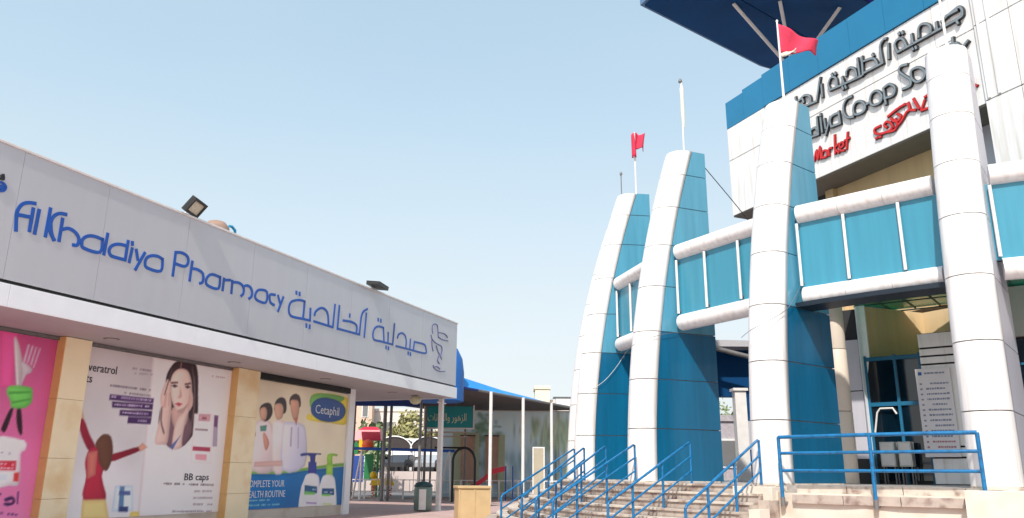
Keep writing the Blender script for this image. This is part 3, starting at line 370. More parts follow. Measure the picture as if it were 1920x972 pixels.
# front post, lamp, floodlights, dish
pp = thing('canopy_post', 'white square steel post under the outer corner of the pharmacy canopy', 'post', PHO, PRZ)
obj('shaft', B(-0.09, 0.09, 0.5, 0.68, 0.02, 4.54), WMET, pp, bevel=0.01); obj('base_plate', B(-0.16, 0.16, 0.43, 0.75, 0.005, 0.03), WMET, pp)
obj('bracket', MB().tube([(-0.35, 0.59, 4.36), (0.4, 0.59, 4.36)], 0.03), WMET, pp)
rl = thing('round_lamp', 'small round pale lamp hanging under the pharmacy canopy edge', 'lamp', PHO, PRZ)
obj('lamp_body', MB().lathe([(0.05, 0.0), (0.2, -0.05), (0.24, -0.16), (0.2, -0.28), (0.08, -0.34)], (-1.35, 1.1, 4.54)), mat('lamp_cream', (206, 204, 170), 0.5), rl)
obj('stem', MB().tube([(-1.35, 1.1, 4.56), (-1.35, 1.1, 4.5)], 0.03), GALV, rl)
def floodlight(label, u, z, w_, h_, tilt, yaw):
    t = thing('floodlight', label, 'floodlight', PHO, PRZ, 'floodlights on the pharmacy roof edge')
    M_ = Matrix.Translation((u, -0.12, z)) @ Matrix.Rotation(R(yaw), 4, 'Z') @ Matrix.Rotation(R(tilt), 4, 'X')
    def bx(*a):
        m = B(*a); m.v = [tuple(M_ @ Vector(v)) for v in m.v]; return m
    obj('housing', bx(-w_/2, w_/2, 0.0, 0.09, -h_/2, h_/2), BLACK, t, bevel=0.01)
    fr = bx(-w_/2, w_/2, -0.05, 0.0, -h_/2, -h_/2+0.07)
    for a in ((-w_/2, w_/2, -0.05, 0, h_/2-0.07, h_/2), (-w_/2, -w_/2+0.07, -0.05, 0, -h_/2+0.07, h_/2-0.07), (w_/2-0.07, w_/2, -0.05, 0, -h_/2+0.07, h_/2-0.07)):
        q = bx(*a); fr.add(q.v, q.f)
    obj('frame', fr, BLACK, t)
    obj('lens', bx(-w_/2+0.072, w_/2-0.072, -0.02, -0.004, -h_/2+0.072, h_/2-0.072), mat('lamp_lens', (196, 192, 170), 0.25, var=0.15, scale=20), t)
    obj('bracket', MB().tube([(u-0.1, 0.2, 7.76), (u-0.08, 0.05, z-0.1), (u+0.1, 0.05, z-0.1), (u+0.2, 0.25, 7.76)], 0.022), WMET, t)
    return t
floodlight('square black floodlight tilted up over the first letters of the pharmacy sign', -15.6, 7.98, 0.66, 0.44, 38, 18)
floodlight('flat dark floodlight near the far end of the pharmacy roof', -6.7, 7.93, 0.9, 0.5, -84, 10)
rd = thing('roof_vent', 'brown rounded roof vent showing above the pharmacy fascia', 'vent', PHO, PRZ)
obj('dome', MB().lathe([(0.42, 7.6), (0.42, 8.4), (0.37, 8.6), (0.25, 8.74), (0.06, 8.8)], (-12.55, 2.0, 0)), mat('rusty_brown', (150, 122, 106), 0.7, var=0.2, scale=4), rd)
obj('base', B(-13.0, -12.1, 1.6, 2.5, 5.6, 7.6), GALV, rd)
ra = thing('roof_valve', 'tiny cyan valve beside the brown roof vent', 'valve', PHO, PRZ)
obj('handle', MB().tube([(-12.02, 2, 8.78), (-11.9, 2, 8.8), (-11.75, 2, 8.72), (-11.72, 2, 8.56), (-11.95, 2, 8.58)], 0.045), mat('cyan_paint', (30, 150, 190), 0.4), ra)
obj('pipe', MB().tube([(-11.85, 2, 8.6), (-11.85, 2, 5.6)], 0.04), GALV, ra)
hk = thing('wall_hook', 'short dark bracket sticking out of the far end of the silver fascia', 'bracket', PHO, PRZ)
obj('arm', MB().tube([(0.12, 0.3, 7.15), (0.62, 0.3, 7.05)], 0.035), GALV, hk)

# ------------------------------------------------------------------ RING OF FINS
CX, CY, RR, A1, DT = 17.1535, 26.2473, 14.9413, 35.6937, 15.8473
DECK = 1.32
def ring(k, ex=0.0):
    a = R(A1+DT*(k-1)+180); return (CX+(RR+ex)*math.sin(a), CY+(RR+ex)*math.cos(a))
ZS = [DECK+0.02, 2.62, 3.86, 5.1, 6.32, 7.48, 8.6, 9.60, 10.36]
FL = 2.12
def fr_(z): return 0.0190*(z-1.3)**2
DOWN = {1: 'widest white fin column, rightmost in front of the sign', 2: 'white and blue fin column flying a red flag, left end of the guard rail',
        3: 'white and blue fin column with a furled pale flag, middle of the row', 4: 'white and blue fin column with a drooping red flag, second farthest', 5: 'far pale fin column mostly hidden behind the others, left end of the row',
        6: 'farthest fin column hidden behind the left ones', 0: 'fin column beyond the right edge'}
def fin(k):
    p = ring(k); az = A1+DT*(k-1); dx = 0
    if k == 1: p = (p[0]-0.05, p[1]); az += 3.0
    t = thing('fin_column', DOWN[k], 'column', (p[0], p[1], 0), heading(az), 'curved white and blue fin columns round the entrance')
    def D(z, r, w_, inset=0.0, n=12):
        f = fr_(z); o = []
        for i in range(n+1):
            q = math.pi/2+math.pi*i/n; o.append((f+r*math.cos(q), r*math.sin(q), z))
        return [(f+w_, r, z)]+o+[(f+w_, -r, z)]
    core = MB(); core.loft([[(fr_(z)+0.0, 0.36, z), (fr_(z)-0.3, 0.15, z), (fr_(z)-0.3, -0.15, z), (fr_(z), -0.36, z), (max(FL-0.04, fr_(z)+0.2), -0.36, z), (max(FL-0.04, fr_(z)+0.2), 0.36, z)] for z in [DECK, 3, 4.5, 6, 7.5, 9, 10.3]])
    obj('core', core, JOINT, t)
    for i in range(len(ZS)-1):
        a, b = ZS[i]+0.011, ZS[i+1]-0.011; zz = [a+(b-a)*j/3 for j in range(4)]
        rr_ = 0.405-(0.0012 if i % 2 else 0)
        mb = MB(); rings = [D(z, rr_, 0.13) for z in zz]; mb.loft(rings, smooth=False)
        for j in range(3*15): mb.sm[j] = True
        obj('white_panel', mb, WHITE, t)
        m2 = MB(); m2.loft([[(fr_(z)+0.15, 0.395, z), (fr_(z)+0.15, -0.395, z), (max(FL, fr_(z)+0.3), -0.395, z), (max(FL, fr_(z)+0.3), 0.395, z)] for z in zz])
        o = obj('blue_panel' if k != 1 else 'grey_panel', m2, (BLUE if i < 3 else BLUE2) if k != 1 else GREYP, t)  # panels below band level get the darker blue: shade put into the paint
    obj('base_ring', MB().loft([[(x, y, DECK-0.02) for x, y, _ in D(ZS[0], 0.41, 2.0)], [(x, y, DECK+0.03) for x, y, _ in D(ZS[0], 0.41, 2.0)]]), STONE2, t)
    return t
for k in (0, 1, 2, 3, 4, 5, 6): fin(k)
def on_fin(k, x, y, z):
    p = ring(k); a = heading(A1+DT*(k-1)+(3 if k == 1 else 0)); return (p[0]+x*math.cos(a)-y*math.sin(a), p[1]+x*math.sin(a)+y*math.cos(a), z)
# plinths
for k, lb in ((1, 'cream plinth under the widest white fin column'), (2, 'cream plinth beside the top of the stairs')):
    q = thing('plinth', lb, 'plinth', (*ring(k), 0), heading(A1+DT*(k-1)), 'cream plinths under the columns')
    obj('plinth_block', B(-0.9 if k == 1 else -0.78, 0.3, -0.46, 0.46, 0, DECK-0.03), CREAM, q, bevel=0.01)
# flag poles
def wavy_flag(name, base, d, w_, h_, amp, drop, mtl, parent, shape=None, n=14, m=10):
    vs = []; fs = []
    for i in range(n+1):
        s = i/n
        for j in range(m+1):
            t = j/m; hh = h_*(1-0.62*s if shape == 'taper' else 1.0)
            a = amp*math.sin(s*9+t*2)*s
            vs.append((base[0]+d[0]*s*w_+a*d[1], base[1]+d[1]*s*w_-a*d[0], base[2]-drop*s-t*hh+0.05*math.sin(7*s+3*t)*s))
    for i in range(n):
        for j in range(m): fs.append((i*(m+1)+j, (i+1)*(m+1)+j, (i+1)*(m+1)+j+1, i*(m+1)+j+1))
    o = obj(name, MB().add(vs, fs, True), mtl, parent); o.modifiers.new('thick', 'SOLIDIFY').thickness = 0.012; return o
GF = 'flag poles on top of the fin columns'
b = on_fin(2, 1.68, 0, 10.5)
fp = thing('flag_pole', 'white pole with red flag blowing right, on the column at the stairs', 'flag', b, 0, GF)
obj('pole', MB().tube([(0, 0, -0.3), (0, 0, 2.28)], [0.035, 0.022]), WMET, fp); obj('ball', MB().lathe([(0.01, 2.27), (0.04, 2.3), (0.01, 2.34)], (0, 0, 0)), WMET, fp)
fl = wavy_flag('cloth', (0.02, 0, 2.22), (0.93, 0.30), 1.2, 0.84, 0.10, 0.30, FLAG, fp, 'taper')
wavy_flag('white_edge', (0.03, 0.0, 1.37), (0.9, 0.3), 0.5, 0.10, 0.03, -0.22, FLAGW, fp, None, 6, 2)
b = on_fin(3, 1.70, 0, 10.5)
fp = thing('flag_pole', 'pole with a furled pale grey flag, on the middle fin column', 'flag', b, 0, GF)
obj('pole', MB().tube([(0, 0, -0.3), (0.03, 0, 2.2)], 0.025), WMET, fp); obj('finial', MB().lathe([(0.02, 2.18), (0.06, 2.22), (0.04, 2.3), (0.01, 2.33)]), GALV, fp)
obj('furled_cloth', MB().lathe([(0.03, 0.75), (0.045, 0.9), (0.06, 1.3), (0.05, 1.7), (0.06, 2.0), (0.03, 2.12)], (0.03, 0, 0), 10), FLAGW, fp)
b = on_fin(4, 1.80, 0, 10.5)
fp = thing('flag_pole', 'pole with a small drooping red flag, on the second farthest column', 'flag', b, 0, GF)
obj('pole', MB().tube([(0, 0, -0.3), (0, 0, 2.2)], 0.03), WMET, fp)
wavy_flag('cloth', (-0.06, 0, 2.18), (0.95, 0.3), 0.44, 0.56, 0.12, 0.0, FLAG, fp, None, 10, 10)
wavy_flag('fold', (-0.1, -0.03, 2.1), (0.5, -0.8), 0.16, 0.85, 0.06, 0.0, FLAG, fp, None, 5, 8)
b = on_fin(4, 1.3, 0, 10.5)
fp = thing('antenna', 'thin grey rod at the left of the second farthest column top', 'antenna', b)
obj('rod', MB().tube([(0, 0, -0.4), (0, 0, 0.65)], 0.018), GALV, fp); obj('tip', MB().lathe([(0.02, 0.6), (0.05, 0.66), (0.02, 0.74)]), GALV, fp)
b = on_fin(1, 1.62, 0, 10.5)
fp = thing('flag_pole', 'bare thin pole on the widest white column, cut off by the top edge', 'flag', b, 0, GF)
obj('pole', MB().tube([(0, 0, -0.3), (-0.02, 0, 2.6)], 0.028), WMET, fp)

# ring band (balcony) between fins
ZU, ZL, TR, RT = 7.28, 5.36, 0.215, 0.95
BAYN = {0: 'right end of the blue band beyond the widest column', 1: 'widest blue band bay with white rolls, under the market sign', 2: 'blue band bay between the flagged column and the middle column', 3: 'short blue band bay between the middle and second farthest columns',
        4: 'far blue band bay behind the second farthest column', 5: 'farthest blue band bay'}
for k in range(-1, 6):
    a = Vector((*ring(k, -RT), 0)); c = Vector((*ring(k+1, -RT), 0)); d = c-a; Ln = d.length; ang = math.atan2(d.y, d.x)
    t = thing('balcony_band', BAYN.get(k, 'band bay off frame'), 'balcony', a, ang, 'blue bands with white rolls between the fins')
    x0, x1 = 0.50, Ln-0.50
    for nm, z in (('upper_roll', ZU), ('lower_roll', ZL)):
        rl_ = bpy.data.objects.new(nm, None); COL.objects.link(rl_); rl_.parent = t
        n_ = 3
        for i in range(n_):
            xa = x0+(x1-x0)*i/n_+(0.004 if i else 0); xb = x0+(x1-x0)*(i+1)/n_-0.004
            obj('cladding', MB().tube([(xa, 0, z), (xb, 0, z)], TR, 20), WHITE, rl_)
        obj('core', MB().tube([(x0+0.02, 0, z), (x1-0.02, 0, z)], TR-0.012, 12), DARK, rl_)
    n_ = 3; zp0, zp1 = ZL+TR-0.03, ZU-TR+0.03
    cuts = [0.25+(Ln-0.5)*q for q in (0, 0.28, 0.62, 1.0)]
    for i in range(3):
        obj('blue_panel', B(cuts[i]+0.008, cuts[i+1]-0.008, -0.10, 0.02, zp0, zp1), SKYB, t, bevel=0.006)
    obj('backing', B(0.3, Ln-0.3, -0.16, -0.102, zp0, zp1), DARK, t)
    for x in (cuts[0]+0.2 if False else x1+0.02, cuts[2], cuts[1]):
        q = obj('rod', MB().tube([(x, 0.10, zp0+0.05), (x, 0.10, zp1-0.05)], 0.035), WMET, t)
        obj('clip', B(x-0.03, x+0.03, 0.022, 0.10, zp0+0.1, zp0+0.14), GALV, q); obj('clip', B(x-0.03, x+0.03, 0.022, 0.10, zp1-0.14, zp1-0.1), GALV, q)

# ------------------------------------------------------------------ deck and stairs
def arc(k0, k1, ex, step=0.5):
    n = max(1, int(round((k1-k0)/step))); return [ring(k0+(k1-k0)*i/n, ex) for i in range(n+1)]
DE = 0.62
inner = arc(-1, 8, -6.0)[::-1]
struct('deck_base', MB().prism(arc(-1, 8, DE-0.1, 0.25)+inner, 0, DECK-0.14), CREAM)
struct('deck', MB().prism(arc(-1, 8, DE-0.35, 0.25)+inner, DECK-0.138, DECK), mat('deck_stone', (176, 168, 162), 0.3, var=0.14, scale=3, dirt=(140, 130, 124)))
# front wall and nosing slabs at the right of the stairs
fw_ = thing('terrace_wall', 'cream retaining wall with stone edge slabs under the right guard rail', 'wall', (0, 0, 0))
for k0, k1 in ((-1, 0), (0, 0.5), (0.5, 1.0), (1.0, 1.5), (1.5, 1.93)):
    obj('wall_panel', MB().prism([ring(k0, DE-0.06), ring(k1, DE-0.06), ring(k1, DE-0.12), ring(k0, DE-0.12)], 0.0, DECK-0.33), CREAM, fw_)
ks = [-1+0.235*i for i in range(13)]
for a, c in zip(ks[:-1], ks[1:]):
    if c > 1.95: c = 1.93
    if a > 1.9: continue
    e = 0.0015
    obj('edge_slab', MB().prism([ring(a+e, DE+0.0), ring(c-e, DE+0.0), ring(c-e, DE-0.34), ring(a+e, DE-0.34)], DECK-0.33, DECK-0.165), STONE, fw_, bevel=0.006)
    obj('edge_slab', MB().prism([ring(a+e, DE-0.20), ring(c-e, DE-0.20), ring(c-e, DE-0.5), ring(a+e, DE-0.5)], DECK-0.162, DECK+0.004), STONE2, fw_, bevel=0.006)
st = thing('entrance_stairs', 'broad curved stone stairs with blue handrails rising to the fin columns', 'stairs', (0, 0, 0))
NS = 8; RI = DECK/NS; TD = 0.335
for i in range(NS):
    z1 = DECK-RI*i+0.002*(i == 0); r1 = DE+TD*i; r0 = r1-TD-0.02
    for bnum, (k0, k1) in enumerate(((1.94, 2.4), (2.4, 2.8), (2.8, 3.2), (3.2, 3.6), (3.6, 4.1), (4.1, 4.7), (4.7, 5.4), (5.4, 6.2))):
        e = 0.0012; kk = [k0+e+(k1-k0-2*e)*j/3 for j in range(4)]
        mb = MB().prism([ring(q, r1-0.035) for q in kk]+[ring(q, r0) for q in kk[::-1]], max(0, z1-RI), z1-0.045)
        mm = MB().prism([ring(q, r1) for q in kk]+[ring(q, r0+0.02) for q in kk[::-1]], z1-0.045, z1)
        o = obj('step', mb, STONE, st); obj('tread_slab', mm, STONE2 if (i+bnum) % 3 else STONE, o, bevel=0.006)
for i in range(NS-1):
    z1 = DECK-RI*i; r1 = DE+TD*i
    obj('stringer_block', MB().prism([ring(1.885, r1+0.02), ring(1.94, r1+0.02), ring(1.94, r1-TD), ring(1.885, r1-TD)], 0, z1-0.12), STONE if i % 2 else CREAM, st)

# handrails
def handrail(k, label, kb):
    t = thing('handrail', label, 'handrail', (0, 0, 0), 0, 'blue handrails down the entrance stairs')
    n = 7; r0, r1 = 0.52, DE+TD*(NS-1)+0.25; zt, zb = DECK, 0.05
    def P(s, h): x, y = ring(k+(kb-k)*s, r0+(r1-r0)*s); return (x, y, zt+(zb-zt)*s+h)
    obj('top_rail', MB().tube([P(0, 0.80), P(0, 0.87), P(0.015, 0.9), P(0.985, 0.9), P(1.0, 0.86), P(1.0, 0.75)], 0.027, 8), RAILB, t)
    obj('middle_rail', MB().tube([P(0, 0.58), P(1, 0.58)], 0.021), RAILB, t)
    obj('lower_rail', MB().tube([P(0, 0.27), P(1, 0.27)], 0.021), RAILB, t)
    for s in (0, 0.36, 0.72, 1.0):
        q = obj('post', MB().tube([P(s, -0.12), P(s, 0.88)], 0.027), RAILB, t)
    return t
for k, lb, kb in ((1.985, 'nearest blue handrail, descending from the flagged column', 1.94), (2.42, 'second blue handrail from the right, in front of the wide blue fin side', 2.34), (2.9, 'third blue handrail from the right, beside the middle column', 2.74),
              (3.25, 'fourth blue handrail from the right, in front of a teal fin side', 2.90), (3.62, 'fifth blue handrail from the right, in front of the far white column', 3.06), (3.86, 'leftmost blue handrail, at the far end of the stairs', 3.36)): handrail(k, lb, kb)
def guard(k0, k1, posts, label):
    t = thing('guard_rail', label, 'guard rail', (0, 0, 0), 0, 'blue guard rails along the terrace edge'); ex = DE+0.03
    for nm, z, r_ in (('top_rail', 2.24, 0.036), ('middle_rail', 1.93, 0.03), ('lower_rail', 1.60, 0.03)):
        n = 6; obj(nm, MB().tube([(*ring(k0+(k1-k0)*i/n, ex), z) for i in range(n+1)], r_), RAILB, t)
    for k in posts:
        p = ring(k, ex); q = obj('post', MB().tube([(p[0], p[1], 1.02), (p[0], p[1], 2.24)], 0.036), RAILB, t)
        obj('bracket', MB().tube([(p[0], p[1], 0.93), (p[0], p[1], 1.10)], 0.045), GALV, q); obj('arm', MB().tube([(p[0], p[1], 0.98), (*ring(k, ex-0.2), 0.98)], 0.04), GALV, q)
guard(1.04, 1.86, (1.04, 1.445, 1.86), 'long blue three bar guard rail between the two nearest columns')
guard(0.35, 0.81, (0.35, 0.81), 'short blue guard rail cut off by the right edge')

# ------------------------------------------------------------------ MARKET BUILDING
FO = (8.23, 28.0, 0); FRZ = R(90-157)      # local x runs along the facade towards the right, local y into the building
mk = thing('market_building', 'white clad market building with blue parapet and overhanging sign front', 'building', FO, FRZ)
obj('upper_mass', B(0.03, 21.9, 0.06, 9.0, 10.86, 14.33), DARK, mk)
cols = [0, 1.95, 3.9, 5.85, 7.8, 9.05, 10.24]
for a, b_ in zip(cols[:-1], cols[1:]):
    for z0, z1 in ((10.83, 13.02), (13.02, 14.34)):
        obj('white_panel', B(a+0.008, b_-0.008, 0, 0.05, z0+0.014, z1-0.014), WHITE, mk, bevel=0.006)
for a, b_ in ((10.24, 11.2), (11.2, 12.6), (12.6, 14.4), (14.4, 16.4), (16.4, 19), (19, 22)):
    for z0, z1 in ((7.0, 8.75), (8.75, 10.87), (10.87, 13.04), (13.04, 15.0), (15.0, 17.0)):
        obj('white_panel', B(a+0.01, b_-0.01, -0.06, -0.01, z0+0.014, z1-0.014), WHITE, mk, bevel=0.006)
obj('right_mass', B(10.27, 21.9, 0.0, 9.0, 7.0, 17.0), DARK, mk)
obj('right_return', B(10.24, 10.268, 0, 1.2, 7.0, 10.82), GREYP, mk)
obj('left_return', B(0.0, 0.028, 0.06, 9.0, 10.84, 14.33), WHITE, mk)
obj('sign_soffit', B(0.0, 10.24, 0.05, 1.25, 10.80, 10.855), mat('soffit_brown', (120, 112, 106), 0.7), mk)
obj('recess_wall', B(3.55, 10.24, 1.2, 9.0, 6.2, 10.8), BEIGE, mk)
for z in (9.3, 7.8): obj('wall_groove', B(3.55, 10.2, 1.192, 1.2, z, z+0.02), mat('groove_brown', (140, 116, 84), 0.8), mk)
obj('grey_return', B(8.95, 10.23, 1.14, 1.195, 6.2, 10.79), GREYP, mk)
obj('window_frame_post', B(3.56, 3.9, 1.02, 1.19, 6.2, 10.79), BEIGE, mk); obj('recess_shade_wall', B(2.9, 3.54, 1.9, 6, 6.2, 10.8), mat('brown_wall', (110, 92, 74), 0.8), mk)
# parapet
pr = [(0.0, 15.42), (0.95, 15.55), (2.15, 15.55)]
pc = [(0.0, 1.0, 15.44), (1.0, 2.13, 15.55)]+[(2.15+1.35*i, 2.15+1.35*(i+1), 15.60) for i in range(0, 7)]
for a, b_, zt in pc:
    obj('parapet_panel', B(a+0.005, min(b_, 11.6)-0.005, -0.05 if a > 2 else 0.0, 0.06, 14.345, zt), PARB, mk, bevel=0.006)
obj('parapet_backing', B(0.05, 11.5, 0.062, 0.5, 14.33, 15.4), DARK, mk)
obj('roof', B(0.1, 21.5, 0.5, 9.0, 14.33, 14.5), SOFF, mk)
# sign
ms = thing('market_sign', 'dark and red Arabic and English co-op society letters on the white sign front', 'sign', FO, FRZ)
letters(CO_DARK, LETD, ms, 0.088, -0.004, 0.08, LETF)
letters(CO_RED, LETRD, ms, 0.082, -0.004, 0.05, LETR)
# pier of vertical flutes at right
for x in (10.34, 10.62): obj('rib', B(x, x+0.07, -0.1, -0.062, 10.9, 16.9), WHITE, mk, bevel=0.01)
# tower roof slab
rs = thing('tower_canopy', 'huge dark blue flat canopy disc over the market building, seen from below', 'canopy', (0, 0, 0))
Aq = (5.29, 29.19); Bq = (11.85, 34.2)
poly = [Aq, (11.0, 16.1), (19, 13), (28, 19), (29, 31), (20, 38), Bq]
obj('fascia', MB().prism(poly, 20.52, 21.6), mat('canopy_fascia', (92, 124, 158), 0.35, var=0.06), rs)
cen = (17.5, 26.0)
for i in range(len(poly)):
    a, c = poly[i], poly[(i+1) % len(poly)]
    f = 0.985
    for j, (s0, s1) in enumerate(((1.0, 0.72), (0.715, 0.4), (0.395, 0.02))):
        q = [(cen[0]+(p[0]-cen[0])*s*f, cen[1]+(p[1]-cen[1])*s*f) for p, s in ((a, s0), (c, s0), (c, s1), (a, s1))]
        obj('soffit_panel', MB().prism(q, 20.46, 20.515), VIOL if (i in (0, 5) and j > 0) or (i == 6 and j == 2) else NAVY, rs)
MP = (12.5, 31.8, 18.9)
for q in ((9.12, 28.89), (10.98, 28.67), (13.64, 29.09)):
    obj('strut', MB().tube([(q[0], q[1], 20.45), MP], 0.075), WMET, rs)
obj('mast', MB().tube([(MP[0], MP[1], 10.9), MP], 0.3, 12), WMET, rs)
obj('mast', MB().tube([(20, 27, 14.3), (20, 27, 20.5)], 0.8, 12), WMET, rs)

# entrance assembly
EO = (9.26, 21.0, 0); ERZ = R(90-128)
en = thing('glazed_entrance', 'beige entrance wall with dark glass doors in blue frames, behind the guard rail', 'entrance', EO, ERZ)
def E_prism(pts, z0, z1): return MB().prism(pts, z0, z1)
ca, sa = math.cos(-ERZ), math.sin(-ERZ)
def tl(p): x, y = p[0]-EO[0], p[1]-EO[1]; return (x*ca-y*sa, x*sa+y*ca)
wv = [tl(p) for p in ((9.66, 21.21), (11.66, 22.01), (12.33, 20.74))]
obj('beige_wall', MB().prism([wv[0], wv[1], (wv[1][0], wv[1][1]+0.3), (wv[0][0], wv[0][1]+0.3)], 1.3, 6.0), BEIGE, en)
obj('beige_wall', MB().prism([wv[1], wv[2], (wv[2][0]+0.4, wv[2][1]+0.3), (wv[1][0]+0.1, wv[1][1]+0.3)], 1.3, 5.998), BEIGE, en)
GMUL = mat('mullion_green', (30, 76, 74), 0.5)
GG = mat('green_glass', (60, 180, 150), 0.2, var=0.25, scale=2)
GG.node_tree.nodes['Principled BSDF'].inputs['Transmission Weight'].default_value = 0.5
for i in range(7):
    x = 0.0+0.62*i
    obj('green_pane', B(x+0.02, x+0.6, -2.2, 1.6, 6.04, 6.06), GG, en)
    obj('mullion', B(x-0.02, x+0.018, -2.2, 1.6, 6.02, 6.08), GMUL, en)
for y in (-2.2, -1.0, 0.3, 1.6): obj('mullion', B(-0.05, 4.35, y-0.02, y+0.02, 5.985, 6.015), GMUL, en)
# glass door wall
D0, D1 = 0.12, 2.6
obj('dark_interior', B(D0, D1, 0.1, 0.25, DECK, 4.56), BLACK, en)
xs = [0.16, 0.88, 1.48, 2.1, 2.56]; zs_ = [DECK+0.04, 3.32, 4.5]
for i in range(4):
    for j in range(2):
        obj('glass_pane', B(xs[i]+0.03, xs[i+1]-0.03, 0.03, 0.045, zs_[j]+0.05, zs_[j+1]-0.04), GLASSD, en)
for x in xs: obj('frame_bar', B(x-0.035, x+0.035, -0.02, 0.06, DECK, 4.58), FRAMEB, en, bevel=0.005)
for z in (3.32, 4.5): obj('frame_bar', B(xs[0]+0.036, xs[-1]-0.036, -0.015, 0.055, z-0.06, z+0.04), FRAMEB, en, bevel=0.005)
obj('arch_handle', MB().tube([(0.24, -0.06, 2.6), (0.34, -0.06, 3.1), (0.42, -0.06, 3.2), (0.72, -0.06, 3.2), (0.80, -0.06, 3.05)], 0.025), WMET, en)
# vertical grooves in beige wall
# white pier with dark grooves
wp = thing('banded_pier', 'white pier with thin dark horizontal grooves, behind the notice board', 'pillar', EO, ERZ)
zc = [DECK, 1.95, 2.2, 4.17, 4.37, 4.57, 4.95]
obj('core', B(1.64, 2.38, -0.68, -0.12, DECK, 4.94), DARK, wp)
for a, b_ in zip(zc[:-1], zc[1:]): obj('white_band', B(1.62, 2.40, -0.7, -0.1, a+0.022, b_-0.022), WHITE, wp, bevel=0.006)
nb = thing('notice_board', 'tall white notice board with rows of small blue print, leaning on the banded pier', 'sign', EO, ERZ)
obj('board', B(1.49, 2.25, -0.80, -0.74, 1.96, 4.06), mat('board_white', (222, 218, 220), 0.5, var=0.04), nb, bevel=0.005)
rgn = random.Random(5)
INKB = mat('board_ink', (128, 136, 160), 0.6, var=0.1); INKR = mat('board_ink_red', (170, 110, 120), 0.6, var=0.1)
hd = MB(); hd.box(1.55, 1.63, -0.803, -0.801, 3.90, 3.98); obj('emblem', hd, mat('emblem_blue', (40, 90, 160), 0.5), nb)
mb = MB(); mb2 = MB()
for i in range(16):
    z = 3.94-0.125*i
    if i == 1: continue
    ic = MB()
    if i > 1:
        (mb if i < 13 else mb2).box(1.56, 1.61, -0.803, -0.801, z-0.02, z+0.02)
    x = 1.69+(0.1 if i % 4 == 2 else 0)
    while x < 2.18-(0.08 if i % 3 == 0 else 0):
        ww = 0.02+0.05*rgn.random(); (mb if i < 13 else mb2).box(x, min(x+ww, 2.19), -0.803, -0.801, z-0.018, z+0.018+0.01*rgn.random()); x += ww+0.012
tag(obj('printed_lines', mb, INKB, nb), kind='stuff'); tag(obj('printed_lines', mb2, INKR, nb), kind='stuff')
# grey box pier and sloping column
gp = thing('box_pier', 'grey clad square pier with one seam beside the slim round column', 'pillar', EO, ERZ)
obj('dark_core', B(-0.40, 0.02, 0.15, 0.45, DECK, 5.9), DARK, gp)
for a, b_ in ((DECK+0.62, 3.68), (3.7, 5.05)): obj('grey_panel', B(-0.44, 0.03, 0.0, 0.14, a, b_-0.005), GREYP, gp, bevel=0.006)
obj('foot_recess', B(-0.42, 0.0, 0.02, 0.14, DECK, DECK+0.61), BLACK, gp)
wg = MB().prism([(0.04, 0.0), (0.10, -0.14), (0.14, 0.0)], DECK, 5.9); obj('white_jamb', wg, WHITE2, gp)
obj('slanted_wing', MB().add([(0.035, 0.02, 5.95), (0.28, 0.02, 5.95), (0.28, 0.02, 4.6), (0.10, 0.02, 3.6), (0.035, 0.02, 4.2), (0.035, 0.10, 5.95), (0.28, 0.10, 5.95), (0.28, 0.10, 4.6), (0.10, 0.10, 3.6), (0.035, 0.10, 4.2)],
    [(0, 1, 2, 3, 4), (9, 8, 7, 6, 5), (0, 5, 6, 1), (1, 6, 7, 2), (2, 7, 8, 3), (3, 8, 9, 4), (4, 9, 5, 0)]), WHITE2, gp)
ic = thing('round_column', 'slim round cream column behind the dark blue fin', 'column', (8.28, 20.0, 0))
for a, b_ in ((DECK, 3.05), (3.06, 4.6), (4.61, 6.0)): obj('cladding', MB().lathe([(0.235, a+0.005), (0.24, a+0.02), (0.24, b_-0.01), (0.235, b_)], (0, 0, 0), 24), mat('column_cream', (226, 212, 196), 0.4, var=0.04, scale=1, streak=1), ic)
# things inside the doorway
for x, w_, lb in ((0.42, 0.34, 'left white cabinet standing in front of the glass doors'), (0.84, 0.3, 'right white cabinet standing in front of the glass doors')):
    cb = thing('cabinet', lb, 'cabinet', EO, ERZ, 'white cabinets by the doors')
    obj('body', B(x, x+w_, -0.55, -0.2, DECK+0.42, DECK+1.02), mat('cabinet_white', (206, 206, 200), 0.5, var=0.05), cb, bevel=0.01)
    obj('door_panel', B(x+0.03, x+w_-0.03, -0.565, -0.552, DECK+0.46, DECK+0.98), WMET, cb, bevel=0.004)
    for dx in (0.03, w_-0.05):
        for dy in (-0.53, -0.24): obj('leg', B(x+dx, x+dx+0.03, dy, dy+0.03, DECK, DECK+0.419), GALV, cb)
# right side entrance bits
re_ = thing('glazed_side_entrance', 'grey wall over dark glazing, right of the widest column', 'entrance', EO, ERZ)
obj('grey_wall', B(3.3, 9.0, 0.0, 0.3, 4.78, 6.0), mat('grey_wall_paint', (168, 166, 162), 0.7), re_)
obj('grey_pier', B(3.28, 3.52, -0.1, 0.3, DECK, 4.775), GREYP, re_)
obj('dark_interior', B(3.53, 9.0, 0.16, 0.3, DECK, 4.77), BLACK, re_)
for i in range(5):
    for z0, z1 in ((DECK+0.05, 4.1), (4.16, 4.72)): obj('glass_pane', B(3.56+i*1.0, 4.5+i*1.0, 0.1, 0.12, z0, z1), GLASSD, re_)
    obj('frame_bar', B(3.525+i, 3.555+i, 0.05, 0.15, DECK, 4.76), FRAMEB, re_)
obj('frame_bar', B(3.56, 8.9, 0.06, 0.14, 4.105, 4.155), FRAMEB, re_)
